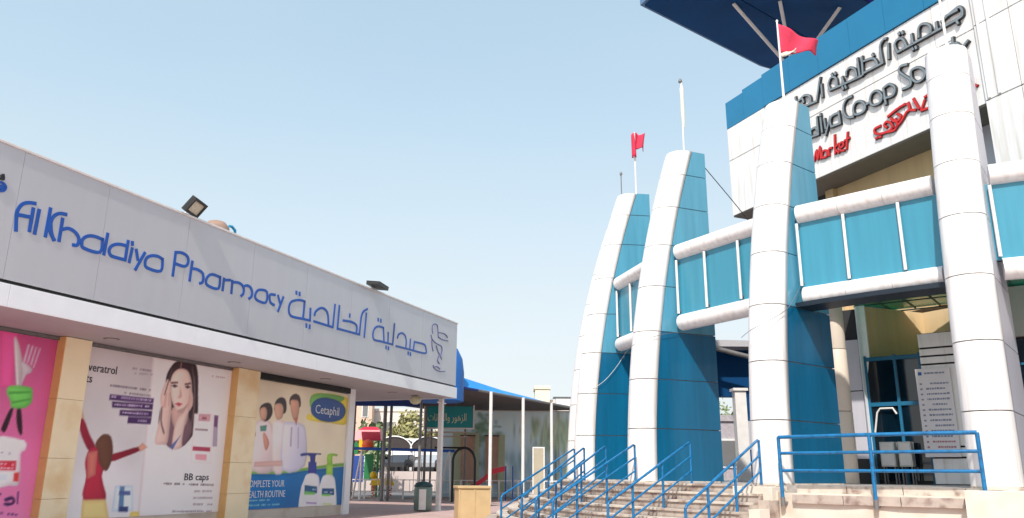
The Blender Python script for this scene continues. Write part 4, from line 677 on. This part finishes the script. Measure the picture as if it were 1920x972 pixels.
# lower building mass behind and ring roofs
lb_ = thing('rear_block', 'dark blue clad block of the building behind the entrance', 'building', (0, 0, 0))
obj('wall', MB().prism([(12.6, 23.0), (16, 17.5), (22, 12), (30, 20), (24, 36), (14, 36), (12.2, 27)], DECK, 6.15), BLUE, lb_)
obj('flat_roof', MB().prism([(12.7, 23.1), (16, 17.7), (22, 12.3), (29.8, 20), (24, 35.8), (14.1, 35.8), (12.4, 27)], 6.15, 6.3), SOFF, lb_)
br = thing('entrance_bridge', 'dark blue wall hung between the fins with a grey slab on top', 'bridge', (0, 0, 0))
def ringbox(k0, k1, e0, e1, z0, z1, n=4):
    kk = [k0+(k1-k0)*i/n for i in range(n+1)]; return MB().prism([ring(q, e1) for q in kk]+[ring(q, e0) for q in kk[::-1]], z0, z1)
obj('hung_wall', B(6.3, 10.2, 26.0, 26.4, 3.98, 5.5), NAVY, br)
obj('slab', MB().prism([(6.1, 25.2), (10.2, 25.2), (10.2, 26.6), (6.1, 26.6)], [5.5, 5.5, 5.5, 5.5], [5.72, 5.66, 5.66, 5.72]), SOFF, br)
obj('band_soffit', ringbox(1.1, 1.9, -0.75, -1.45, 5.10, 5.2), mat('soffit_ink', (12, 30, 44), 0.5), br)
obj('under_beam', MB().tube([(6.4, 25.1, 5.45), (8.4, 25.1, 4.95)], 0.08), GALV, br)
wp_ = thing('square_post', 'white square post in the passage between two fins', 'post', (6.93, 24.2, 0))
obj('shaft', B(-0.17, 0.17, -0.17, 0.17, DECK, 3.97), WMET, wp_, bevel=0.01); obj('cap', B(-0.22, 0.22, -0.22, 0.22, 3.971, 4.05), WMET, wp_)
bp_ = thing('blue_pier', 'dark blue pier with a pale notice at the right of the passage', 'pillar', (7.75, 26.1, 0))
obj('shaft', B(-0.42, 0.9, -0.1, 0.3, DECK, 3.97), NAVY, bp_); obj('notice', B(-0.1, 0.25, -0.13, -0.11, 2.3, 3.2), GREYP, bp_)
obj('ledge', B(-0.42, 0.9, -0.2, -0.11, 1.9, 2.0), BLUE, bp_)
# wires
def wire(pts, r, label, m=GALV):
    p = smooth_line([tuple(q) for q in pts], 6) if len(pts) > 2 else pts
    return tag(obj('cable', MB().tube(p, r, 6), m), label, 'cable')
def sm3(pts, k=6):
    q = [Vector(pts[0])]+[Vector(p) for p in pts]+[Vector(pts[-1])]; out = []
    for i in range(1, len(q)-2):
        a, b, c, d = q[i-1:i+3]
        for j in range(k):
            t = j/k; out.append(0.5*((2*b)+(c-a)*t+(2*a-5*b+4*c-d)*t*t+(3*b-a-3*c+d)*t**3))
    return out+[q[-2]]
def wire3(pts, r, label, m=GALV): return tag(obj('cable', MB().tube(sm3(pts), r, 6), m), label, 'cable')
wire3([on_fin(3, 2.15, -0.3, 10.0), on_fin(3, 3.2, -0.6, 8.6), on_fin(3, 3.9, -0.9, 7.4)], 0.012, 'dark stay cable slanting from the middle fin to the blue band', BLACK)
c2, c1 = on_fin(2, 0.3, -0.45, 5.15), on_fin(1, 0.4, 0.5, 5.0)
wire3([on_fin(2, 0.8, -0.47, 5.5), on_fin(2, 0.3, -0.47, 5.0), on_fin(2, -0.3, -0.33, 4.66), on_fin(2, -0.43, 0.0, 4.50), on_fin(2, -0.3, 0.33, 4.40)], 0.006, 'thin loose wire looping round the flagged column', GALV)
wire3([on_fin(3, 0.9, -0.47, 5.1), on_fin(3, 0.3, -0.47, 4.98), on_fin(3, -0.3, -0.33, 4.75), on_fin(3, -0.43, 0.0, 4.55), on_fin(3, -0.3, 0.33, 4.45)], 0.006, 'thin loose wire looping round the middle column', GALV)
wire3([on_fin(4, 1.6, -0.47, 5.8), on_fin(4, 0.8, -0.47, 4.6), on_fin(4, 0.2, -0.45, 4.05), on_fin(4, -0.4, 0, 3.9)], 0.006, 'thin pale wire down the side of the second farthest fin', WMET)

# ------------------------------------------------------------------ PLAY AREA, SHADE CANOPY AND BEYOND
SHB = mat('shade_blue', (40, 140, 210), 0.7, var=0.08, scale=1.5); SHD = mat('shade_dark', (82, 78, 78), 0.85, var=0.12, scale=1)
SHN = mat('shade_navy', (30, 62, 128), 0.8, var=0.1, scale=1)
sc = thing('shade_canopy', 'long blue fabric shade roof with dark underside on white posts over the play area', 'canopy', (0, 0, 0))
# front edge line from (-6,36..) to (4.6,52)
def fe(s): return (-2.9+7.5*s, 38.5+13.8*s)
vs = []; n = 12
P0, P1_ = fe(-0.15), fe(1.0)
def tri_roof(s0, s1):
    a, b_ = fe(s0), fe(s1)
    bx, by = -0.88, 0.48
    mid = ((a[0]+b_[0])/2+bx*3.0, (a[1]+b_[1])/2+by*3.0)
    a2, b2 = (a[0]+bx*9, a[1]+by*9), (b_[0]+bx*9, b_[1]+by*9)
    return a, b_, a2, b2
zE = 5.62
for i, (s0, s1) in enumerate(((-0.16, 0.16), (0.16, 0.40), (0.40, 0.64), (0.64, 1.0))):
    a, b_, a2, b2 = tri_roof(s0, s1)
    ap = [6.62, 6.22, 5.98, 5.86][i]
    r0 = ((a[0]*0.92+a2[0]*0.08), (a[1]*0.92+a2[1]*0.08)); r1 = ((b_[0]*0.92+b2[0]*0.08), (b_[1]*0.92+b2[1]*0.08))
    ap1 = [6.22, 5.98, 5.86, 5.66][i]
    obj('blue_fabric', MB().add([(*a, zE), (*b_, zE), (*r1, ap1), (*r0, ap)], [(0, 1, 2, 3)]), SHB, sc).modifiers.new('t', 'SOLIDIFY').thickness = 0.03
    obj('blue_fabric', MB().add([(*r0, ap), (*r1, ap1), (*b2, zE), (*a2, zE)], [(0, 1, 2, 3)]), SHB, sc).modifiers.new('t', 'SOLIDIFY').thickness = 0.03
    obj('dark_liner', MB().add([(*a, zE-0.06), (*b_, zE-0.06), (*b2, zE-0.1), (*a2, zE-0.1)], [(0, 3, 2, 1)]), SHD, sc).modifiers.new('t', 'SOLIDIFY').thickness = 0.03
    obj('edge_beam', MB().tube([(*a, zE-0.03), (*b_, zE-0.03)], 0.07), GALV if i else SHN, sc)
pz = [(-1.03, 41.7), (0.70, 44.9), (2.45, 48.2), (4.45, 52.2)]
for i, (x, y) in enumerate(pz[:3]):
    p = obj('post', MB().tube([(x, y, 0), (x, y, zE)], 0.09, 10), WMET, sc)
for x, y in ((-5.0, 47.5), (-6.6, 44.4), (-0.1, 54.6), (-8.6, 41.4)): obj('rear_post', MB().tube([(x, y, 0), (x, y, zE)], 0.08, 10), GALV, sc)
# round blue sign disc behind pharmacy corner
bd = thing('blue_dome_sail', 'rounded royal blue fabric dome end peeking out behind the pharmacy corner', 'canopy', (-3.68, 39.4, 0))
obj('dome', MB().lathe([(1.35, 4.9), (1.35, 6.3), (1.25, 7.0), (1.0, 7.5), (0.6, 7.85), (0.1, 8.0)], (0, 0, 0), 24), mat('royal_blue', (24, 104, 184), 0.6), bd)
obj('post', MB().tube([(-0.72, 0, 0), (-0.72, 0, 4.95)], 0.07), GALV, bd)
# blue awning seen under pharmacy roof
ba = thing('blue_awning', 'dark blue awning strip seen under the pharmacy canopy', 'awning', (0, 0, 0))
obj('valance', B(-9.9, -4.9, 44.0, 44.12, 5.02, 5.62), SHN, ba); obj('valance', B(-4.89, -3.0, 44.0, 44.12, 5.05, 5.62), SHD, ba)
obj('top_sheet', B(-9.9, -3.0, 44.13, 50, 5.5, 5.62), SHD, ba)
for x in (-6.9, -8.6): obj('post', MB().tube([(x, 44.2, 0), (x, 44.2, 5.5)], 0.1), GALV, ba)

# painted mural wall
mw = thing('mural_wall', 'long wall painted with misty water and willow trees behind the play area', 'wall', (0, 0, 0))
obj('wall_core', B(-4.5, 5.6, 52.03, 52.3, 0, 5.45), CREAM, mw)
def mural(U, Z):
    rng = np.random.RandomState(4); b_ = np.ones(U.shape+(3,))*np.array((214, 238, 250.))
    t = np.clip(Z/5.5, 0, 1)[..., None]; b_ = b_*(0.80+0.22*t)
    def blob(u, z, su, sz, c, a):
        g = (a*np.exp(-((U-u)/su)**2-((Z-z)/sz)**2))[..., None]; b_[:] = b_*(1-g)+np.array(c, float)*g
    for i in range(260):
        u = 2.9+rng.randn()*0.95; z = 3.3+rng.randn()*0.9; blob(u, z, 0.05+0.06*rng.rand(), 0.25+0.3*rng.rand(), [(140, 162, 124), (180, 194, 150), (120, 146, 122), (214, 222, 196)][rng.randint(4)], 0.6)
    for i in range(200):
        u = -4+9*rng.rand(); z = 1.6+1.2*rng.rand(); blob(u, z, 0.06+0.15*rng.rand(), 0.2+0.5*rng.rand(), [(140, 176, 190), (170, 196, 206), (130, 164, 176), (230, 238, 242)][rng.randint(4)], 0.55)
    for i in range(70):
        u = -1.7+rng.randn()*0.5; z = 4.1+rng.randn()*0.6; blob(u, z, 0.08+0.2*rng.rand(), 0.05+0.12*rng.rand(), [(96, 130, 104), (120, 156, 130)][rng.randint(2)], 0.6)
    blob(2.9, 1.9, 0.07, 1.3, (92, 96, 84), 0.8); blob(3.1, 2.4, 0.05, 0.9, (100, 104, 90), 0.7)
    for i in range(40): blob(-4+9.5*rng.rand(), 0.6+0.5*rng.rand(), 0.6, 0.08, (150, 176, 186), 0.4)
    return b_
poster(mw, 'painted_mural', -4.48, 5.58, 0.05, 5.4, 52.0, mural, [], [], cell=0.05, bright=1.08)
obj('green_pilaster', B(-3.7, -2.0, 51.9, 52.02, 0.05, 4.0), mat('pale_green_paint', (186, 192, 160), 0.8, var=0.06), mw)
obj('green_pilaster', B(-0.78, -0.35, 51.9, 52.02, 0.05, 3.9), MATS['pale_green_paint'], mw)
BRN = mat('brown_door', (186, 146, 126), 0.6, var=0.1)
for x0, x1 in ((-3.15, -2.3), (-1.6, -0.8)):
    d_ = obj('door', B(x0, x1, 51.84, 51.89, 0.9, 3.78), BRN, mw); obj('lintel', B(x0-0.06, x1+0.06, 51.82, 51.895, 3.785, 3.86), mat('dark_brown', (80, 60, 52), 0.7), d_)
sn = thing('teal_sign', 'teal sign board with white Arabic lettering above the play area', 'sign', (-5.1, 48, 0))
obj('board', B(0, 2.86, 0, 0.12, 4.1, 5.36), mat('teal_board', (28, 146, 150), 0.5, var=0.05), sn, bevel=0.01)
obj('frame', B(-0.08, 0, -0.02, 0.14, 4.02, 5.44), WMET, sn); obj('frame', B(2.861, 2.94, -0.02, 0.14, 4.02, 5.44), WMET, sn)
obj('frame', B(0.0, 2.86, -0.02, 0.14, 4.02, 4.098), WMET, sn)
text_mesh('\ufe95\ufe8e\ufe97\ufe8e\ufe92\ufee8\ufedf\ufe8d\ufeed \ufead\ufeee\ufeeb\ufeb0\ufedf\ufe8d', 0.62, mat('sign_cream', (236, 232, 200), 0.5), parent=sn, loc=(0.14, -0.012, 4.5), sx=0.62, ext=0.01)
for x in (0.4, 2.4): obj('leg', MB().tube([(x, 0.06, 0), (x, 0.06, 4.1)], 0.06), GALV, sn)
obj('stripe', B(0, 2.6, -0.01, 0.1, 3.55, 3.62), mat('tan_board', (190, 170, 150), 0.7), sn); obj('stripe', B(0.1, 2.6, -0.01, 0.1, 3.80, 3.87), MATS['tan_board'], sn)

# low white fence
fc = thing('play_fence', 'low white steel fence along the edge of the play area', 'fence', (0, 0, 0))
FY = 48.0; X = -9.6; px = []
while X < 3.2: px.append(X); X += 1.12
for i, x in enumerate(px):
    obj('post', B(x-0.05, x+0.05, FY-0.05, FY+0.05, 0, 1.12), WMET, fc)
    if i < len(px)-1:
        obj('rail', B(x+0.051, px[i+1]-0.051, FY-0.03, FY+0.03, 1.06, 1.11), WMET, fc); obj('rail', B(x+0.051, px[i+1]-0.051, FY-0.02, FY+0.02, 0.38, 0.42), WMET, fc)
        for q in (0.33, 0.66): obj('bar', MB().tube([(x+1.12*q, FY, 0.42), (x+1.12*q, FY, 1.06)], 0.018, 6), WMET, fc)
sw = thing('swing_frame', 'white A-frame swing with blue top bar behind the low fence', 'swing', (0, 0, 0))
SY = 46.0
obj('top_bar', MB().tube([(-9.05, SY+0.8, 2.82), (-3.2, SY+0.8, 2.72)], 0.085, 10), mat('bar_blue', (40, 90, 180), 0.4), sw)
for x in (-8.55, -3.5):
    for dy in (-1.0, 1.0): obj('leg', MB().tube([(x, SY+0.8, 2.75), (x-0.62*dy*0.7-0.2, SY+0.8+dy*1.2, 0.0)], 0.06), WMET, sw)
for x in (-7.0, -5.3):
    s_ = obj('seat', B(x-0.25, x+0.25, SY+0.7, SY+0.9, 0.5, 0.54), BLACK, sw)
    for dx in (-0.22, 0.22): obj('chain', MB().tube([(x+dx, SY+0.8, 0.54), (x+dx, SY+0.8, 2.75)], 0.018, 5), GALV if dx > 0 else WMET, s_)
# play tower
pt = thing('play_tower', 'colourful play tower with red roof and orange ball beside the swing', 'play tower', (-9.2, 52, 0))
RED = mat('play_red', (196, 26, 52), 0.4); YEL = mat('play_yellow', (232, 186, 30), 0.4); GRN = mat('play_green', (32, 120, 70), 0.45); ORG = mat('play_orange', (240, 96, 44), 0.4); PBL = mat('play_blue', (44, 76, 156), 0.4)
obj('roof', MB().loft([[(-1.1, -0.8, 3.45), (1.0, -0.8, 3.45), (1.0, 0.8, 3.45), (-1.1, 0.8, 3.45)], [(-0.55, -0.5, 4.1), (0.85, -0.5, 4.1), (0.85, 0.5, 4.1), (-0.55, 0.5, 4.1)], [(-0.2, -0.1, 4.32), (0.6, -0.1, 4.32), (0.6, 0.1, 4.32), (-0.2, 0.1, 4.32)]]), RED, pt)
for x in (-0.95, 0.85):
    for y in (-0.7, 0.7): obj('post', MB().tube([(x, y, 0), (x, y, 3.5)], 0.07), GRN, pt)
obj('deck', B(-1, 0.9, -0.75, 0.75, 1.5, 1.6), PBL, pt)
obj('ball', MB().lathe([(0.02, 2.78), (0.28, 2.88), (0.4, 3.15), (0.28, 3.42), (0.02, 3.52)], (0.22, -0.9, 0)), ORG, pt)
obj('yellow_panel', MB().prism([(-0.35, -0.85), (-0.05, -0.85), (-0.05, -0.78), (-0.35, -0.78)], [2.8]*4, [3.55, 3.4, 3.4, 3.55]), YEL, pt)
obj('green_panel', B(-1.0, -0.4, -0.8, -0.74, 2.6, 3.3), GRN, pt)
obj('blue_panel', B(-0.7, 0.0, -0.8, -0.74, 0.9, 2.5), PBL, pt); obj('green_panel', B(0.05, 0.6, -0.8, -0.74, 1.0, 2.6), GRN, pt)
for i in range(6): obj('ladder_rung', MB().tube([(-1.3, -0.9, 0.4+0.3*i), (-0.9, -0.9, 0.4+0.3*i)], 0.03), YEL, pt)
obj('yellow_slide', MB().tube([(-1.3, -1.0, 2.4), (-1.3, -1.6, 1.6), (-1.35, -2.2, 0.9)], 0.32), YEL, pt)
sr = thing('spring_rider', 'small yellow spring rider behind the low fence', 'spring rider', (-7.7, 49.4, 0))
obj('body', MB().loft([[(-0.75, -0.12, 0.75), (0.75, -0.12, 0.75), (0.75, 0.12, 0.75), (-0.75, 0.12, 0.75)], [(-0.6, -0.1, 1.15), (0.6, -0.1, 1.15), (0.6, 0.1, 1.15), (-0.6, 0.1, 1.15)]]), YEL, sr, bevel=0.04)
obj('head', MB().lathe([(0.05, 1.1), (0.2, 1.2), (0.22, 1.4), (0.1, 1.55)], (-0.55, 0, 0), 10), YEL, sr)
for x in (-0.5, 0.5): obj('spring', MB().tube([(x+0.1*math.cos(q), 0.1*math.sin(q), 0.75*q/25) for q in range(26)], 0.03, 5), ORG, sr)
s2 = thing('play_slide', 'red children slide ending near the beige planter', 'slide', (0, 0, 0))
obj('chute', MB().loft([[(x, 46-0.35, z), (x, 46+0.35, z), (x, 46+0.35, z+0.28), (x, 46+0.27, z+0.06), (x, 46-0.27, z+0.06), (x, 46-0.35, z+0.28)] for x, z in ((-2.6, 0.35), (-1.9, 0.75), (-1.5, 1.0), (-1.0, 1.45), (-0.3, 1.62))]), RED, s2)
for x in (-0.25, 0.15): obj('leg', MB().tube([(x, 46.3, 0), (x, 46.3, 1.9)], 0.04), PBL, s2)
ar = thing('climbing_arch', 'black steel arch standing behind the low fence', 'arch', (0, 0, 0))
pts = [(-3.1, 44, 0.0), (-3.1, 44, 2.1)]+[(-2.5-0.6*math.cos(R(q)), 44, 2.1+0.72*math.sin(R(q))) for q in range(15, 180, 15)]+[(-1.9, 44, 2.1), (-1.9, 44, 0.0)]
obj('hoop', MB().tube(pts, 0.07, 8), BLACK, ar); obj('side_bar', MB().tube([(-4.1, 44, 2.82), (-2.5, 44, 2.82)], 0.05), BLACK, ar)
fb = thing('door_frame_panel', 'narrow beige panel in a pale frame behind the far handrails', 'panel', (1.2, 44, 0))
obj('panel', B(0.06, 0.6, 0, 0.05, 0.3, 2.8), mat('panel_tan', (176, 168, 146), 0.7), fb)
for a in ((0, 0.06, -0.02, 0.07, 0, 2.9), (0.6, 0.66, -0.02, 0.07, 0, 2.9), (0.061, 0.599, -0.02, 0.07, 2.82, 2.9)): obj('frame', B(*a), WMET, fb)
# planter box near
pb = thing('beige_planter', 'square beige stone planter box at the foot of the pavement', 'planter', (-1.30, 28.3, 0), R(12))
PB = mat('planter_beige', (190, 164, 122), 0.8, var=0.08, scale=3, bump=0.2, bscale=40)
obj('body', B(-0.54, 0.54, -0.5, 0.5, 0, 1.0), PB, pb, bevel=0.01); obj('rim', B(-0.58, 0.58, -0.55, 0.55, 1.0, 1.08), PB, pb, bevel=0.01)
for x in (-0.54, -0.02, 0.5): obj('raised_strip', B(x, x+0.05, -0.52, -0.5, 0.02, 0.98), PB, pb)
lb2 = thing('litter_bin', 'green round litter bin with white panel beside the canopy post', 'bin', (-3.5, 33.2, 0))
obj('body', MB().lathe([(0.3, 0.03), (0.36, 0.06), (0.37, 0.9), (0.34, 0.95)], (0, 0, 0), 20), mat('bin_green', (112, 134, 128), 0.5, var=0.1), lb2)
obj('lid', MB().lathe([(0.38, 0.95), (0.38, 1.0), (0.3, 1.1), (0.1, 1.16)], (0, 0, 0), 20), mat('bin_dark', (36, 66, 70), 0.5), lb2)
obj('white_panel', MB().prism([(-0.12, -0.385), (0.16, -0.385), (0.16, -0.36), (-0.12, -0.36)], 0.08, 0.86), WMET, lb2)
# carports and cars
struct('parking_terrace', B(-24, -4.3, 69, 80.0, 0, 1.6), mat('terrace_wall_paint', (196, 180, 174), 0.8, var=0.08, scale=0.6))
for i, (xc, lb) in enumerate(((-10.6, 'left dark arched car park shade'), (-7.5, 'right dark arched car park shade'))):
    cp = thing('carport', lb+' with white rim behind the swing', 'carport', (xc, 74, 0), 0, 'arched car park shades')
    pr_ = [(1.6*math.cos(R(q)), 3.55+1.15*math.sin(R(q))) for q in range(0, 181, 15)]
    mb = MB(); mb.loft([[(x, y, z) for x, z in pr_] for y in (0.05, 4.5)], True, caps=True)
    obj('cover', mb, mat('carport_brown', (58, 50, 48), 0.8, var=0.1), cp)
    obj('rim', MB().tube([(x, 0, z) for x, z in pr_], 0.07, 6), WMET, cp)
    for x in (-1.5, 1.5): obj('post', MB().tube([(x, 0.3, 1.6), (x, 0.3, 3.6)], 0.07), WMET, cp)
pp2 = thing('parking_wall', 'low white parapet band behind the carports', 'wall', (0, 0, 0))
obj('parapet', B(-14, -4.5, 80, 80.4, 3.0, 4.75), WHITE2, pp2); obj('base_wall', B(-14, -4.5, 80.1, 80.5, 0, 2.99), mat('mid_grey', (120, 114, 112), 0.8), pp2)
def car(label, x, y, rz, paint):
    t = thing('parked_car', label, 'car', (x, y, 1.6), rz, 'cars parked under the shades')
    L = [(-2.1, 0.35), (-2.15, 0.75), (-1.9, 0.92), (-1.2, 1.0), (-0.7, 1.38), (0.5, 1.42), (1.2, 1.0), (2.0, 0.9), (2.15, 0.6), (2.1, 0.35)]
    mb = MB(); mb.loft([[(a, y_*(1 if z < 1.05 else 0.84), z) for a, z in L] for y_ in (-0.85, 0.85)]); obj('body', mb, paint, t, bevel=0.05)
    g = MB(); g.loft([[(a, y_, z) for a, z in ((-1.1, 1.02), (-0.68, 1.34), (0.46, 1.37), (1.05, 1.02))] for y_ in (-0.87, 0.87)]); obj('side_glass', g, GLASSD, t)
    for xx in (-1.35, 1.35):
        for yy in (-0.88, 0.68):
            wl = MB(); wl.tube([(xx, yy, 0.33), (xx, yy+0.2, 0.33)], 0.33, 14); q = obj('tyre', wl, BLACK, t); obj('rim', MB().tube([(xx, yy-0.005, 0.33), (xx, yy+0.205, 0.33)], 0.18, 10), GALV, q)
    for yy in (-0.6, 0.6): obj('headlight', B(2.05, 2.16, yy-0.15, yy+0.15, 0.66, 0.78), WMET, t)
    return t
car('white car left of the others under the carport', -11.6, 71, R(70), mat('car_white', (216, 216, 218), 0.25, coat=0.5))
car('dark grey car in the middle of the carport row', -9.4, 71.5, R(78), mat('car_grey', (60, 62, 66), 0.25, coat=0.5))
car('silver car at the right of the carport row', -7.0, 71, R(84), mat('car_silver', (160, 162, 166), 0.25, coat=0.5))
car('black car nearest the teal sign', -5.2, 72, R(95), mat('car_black', (26, 28, 32), 0.25, coat=0.5))
# far buildings
def building(label, x0, x1, y0, y1, h, m, wins, z0=1.0):
    t = thing('far_building', label, 'building', (x0, y0, 0))
    obj('wall', B(0, x1-x0, 0, y1-y0, 0, h), m, t); obj('parapet', B(-0.1, x1-x0+0.1, -0.1, y1-y0+0.1, h, h+0.3), m, t)
    nx, nz = wins
    for i in range(nx):
        for j in range(nz):
            x = (i+0.5)*(x1-x0)/nx; z = z0+(j+0.5)*(h-z0)/nz; wd = min(0.9, (x1-x0)/nx*0.25)
            f = obj('window', B(x-wd, x+wd, -0.06, -0.01, z-0.7, z+0.7), WMET, t); obj('pane', B(x-wd+0.1, x+wd-0.1, -0.09, -0.062, z-0.6, z+0.6), mat('far_glass', (120, 120, 120), 0.2), f)
    return t
building('white building behind the carports, left part', -19, -8.0, 90, 100, 8.1, mat('far_white', (226, 214, 206), 0.8), (5, 2))
building('cream building right of the white one, behind the teal sign', -7.8, 2, 92, 102, 7.2, mat('far_cream', (232, 218, 196), 0.8), (4, 2))
building('pinkish tower block left behind the play tower', -18.2, -15.2, 88, 89.5, 9.4, mat('far_pink', (222, 186, 166), 0.8), (2, 3))
building('cream rooftop house above the shade canopy end', 2.3, 3.65, 75, 78, 9.2, MATS['far_cream'], (1, 1), 5)
building('low white rooftop block beside the far fin column', 3.7, 5.6, 76, 79, 8.0, MATS['far_white'], (2, 1), 5)
building('grey brick house seen through the passage between fins', 9.6, 12.4, 40, 44, 4.1, mat('grey_brick', (176, 168, 172), 0.9, var=0.15, scale=8), (1, 1))
wt = thing('water_tank', 'pale water tank on a roof stand beyond the shade canopy', 'water tank', (4.6, 70, 0))
obj('tank', B(-0.7, 0.7, -0.6, 0.6, 6.9, 7.9), WMET, wt, bevel=0.05); obj('lid', B(-0.9, 0.9, -0.7, 0.7, 7.901, 7.97), GALV, wt)
for x in (-0.6, 0.6):
    for y in (-0.5, 0.5): obj('leg', B(x-0.06, x+0.06, y-0.06, y+0.06, 0, 6.9), GALV, wt)
# bushes and trees
LEAF = {}
def leafmat(nm, c): return mat(nm, c, 0.7, var=0.35, scale=2.5)
def crown(parent, c, rx, ry, rz_, n, m, seed, size=0.22):
    rg = random.Random(seed); mb = MB()
    cl = [(rg.gauss(0, 0.45), rg.gauss(0, 0.45), rg.gauss(0, 0.42)) for _ in range(14)]
    for i in range(n):
        q = rg.choice(cl); x, y, z = [q[j]+rg.gauss(0, 0.22) for j in range(3)]
        p = Vector((c[0]+x*rx, c[1]+y*ry, c[2]+z*rz_)); a = Vector((rg.gauss(0, 1), rg.gauss(0, 1), rg.gauss(0, 1))).normalized(); b_ = a.orthogonal().normalized(); s = size*(0.5+rg.random())
        mb.add([p-a*s, p+b_*s*0.5, p+a*s, p-b_*s*0.5], [(0, 1, 2, 3)])
    return obj('crown', mb, m, parent)
def tree(label, x, y, h, r, m, seed, n=900, size=0.25, nm='tree'):
    t = thing(nm, label, 'tree' if nm == 'tree' else 'bush', (x, y, 0), 0, 'trees and bushes beyond the play area')
    tr = MB(); tr.tube([(0, 0, 0), (0.1, 0, h*0.4), (0, 0.05, h*0.75)], [0.16, 0.11, 0.05], 8)
    for q in (0.3, 2.2, 4.1): tr.tube([(0.05, 0, h*0.4), (0.5*r*math.cos(q), 0.5*r*math.sin(q), h*0.75)], [0.07, 0.03], 6)
    obj('trunk', tr, mat('bark', (96, 78, 62), 0.9, var=0.2), t)
    crown(t, (0, 0, h*0.72), r, r, h*0.34, n, m, seed, size); return t
OL = leafmat('olive_leaves', (148, 142, 92)); GR = leafmat('green_leaves', (96, 112, 74)); PG = leafmat('pale_leaves', (134, 146, 104))
tree('wide olive bush in front of the white building', -11.2, 84, 6.6, 3.2, OL, 1, 1500, 0.3, 'bush')
tree('olive bush right of the carports', -7.4, 84, 6.2, 2.8, OL, 2, 1300, 0.3, 'bush')
tree('small pale green tree behind the play tower', -11.0, 66, 4.6, 0.9, PG, 3, 700, 0.2)
tree('green tree between the tower block and the play tower', -14.6, 84, 6.0, 2.2, GR, 4, 1000, 0.3)
tree('small green tree seen through the passage between fins', 13.0, 50, 5.2, 1.6, PG, 5, 900, 0.22)
# low hedge of rubble line / kerb
kb_ = struct('kerb', B(-26, 12, 48.15, 48.2, 0, 0.1), mat('kerb_stone', (170, 162, 152), 0.8))
for o in bpy.data.objects:
    if o.type == 'MESH' and o.parent is None and 'category' not in o and 'kind' not in o: o['kind'] = 'structure'
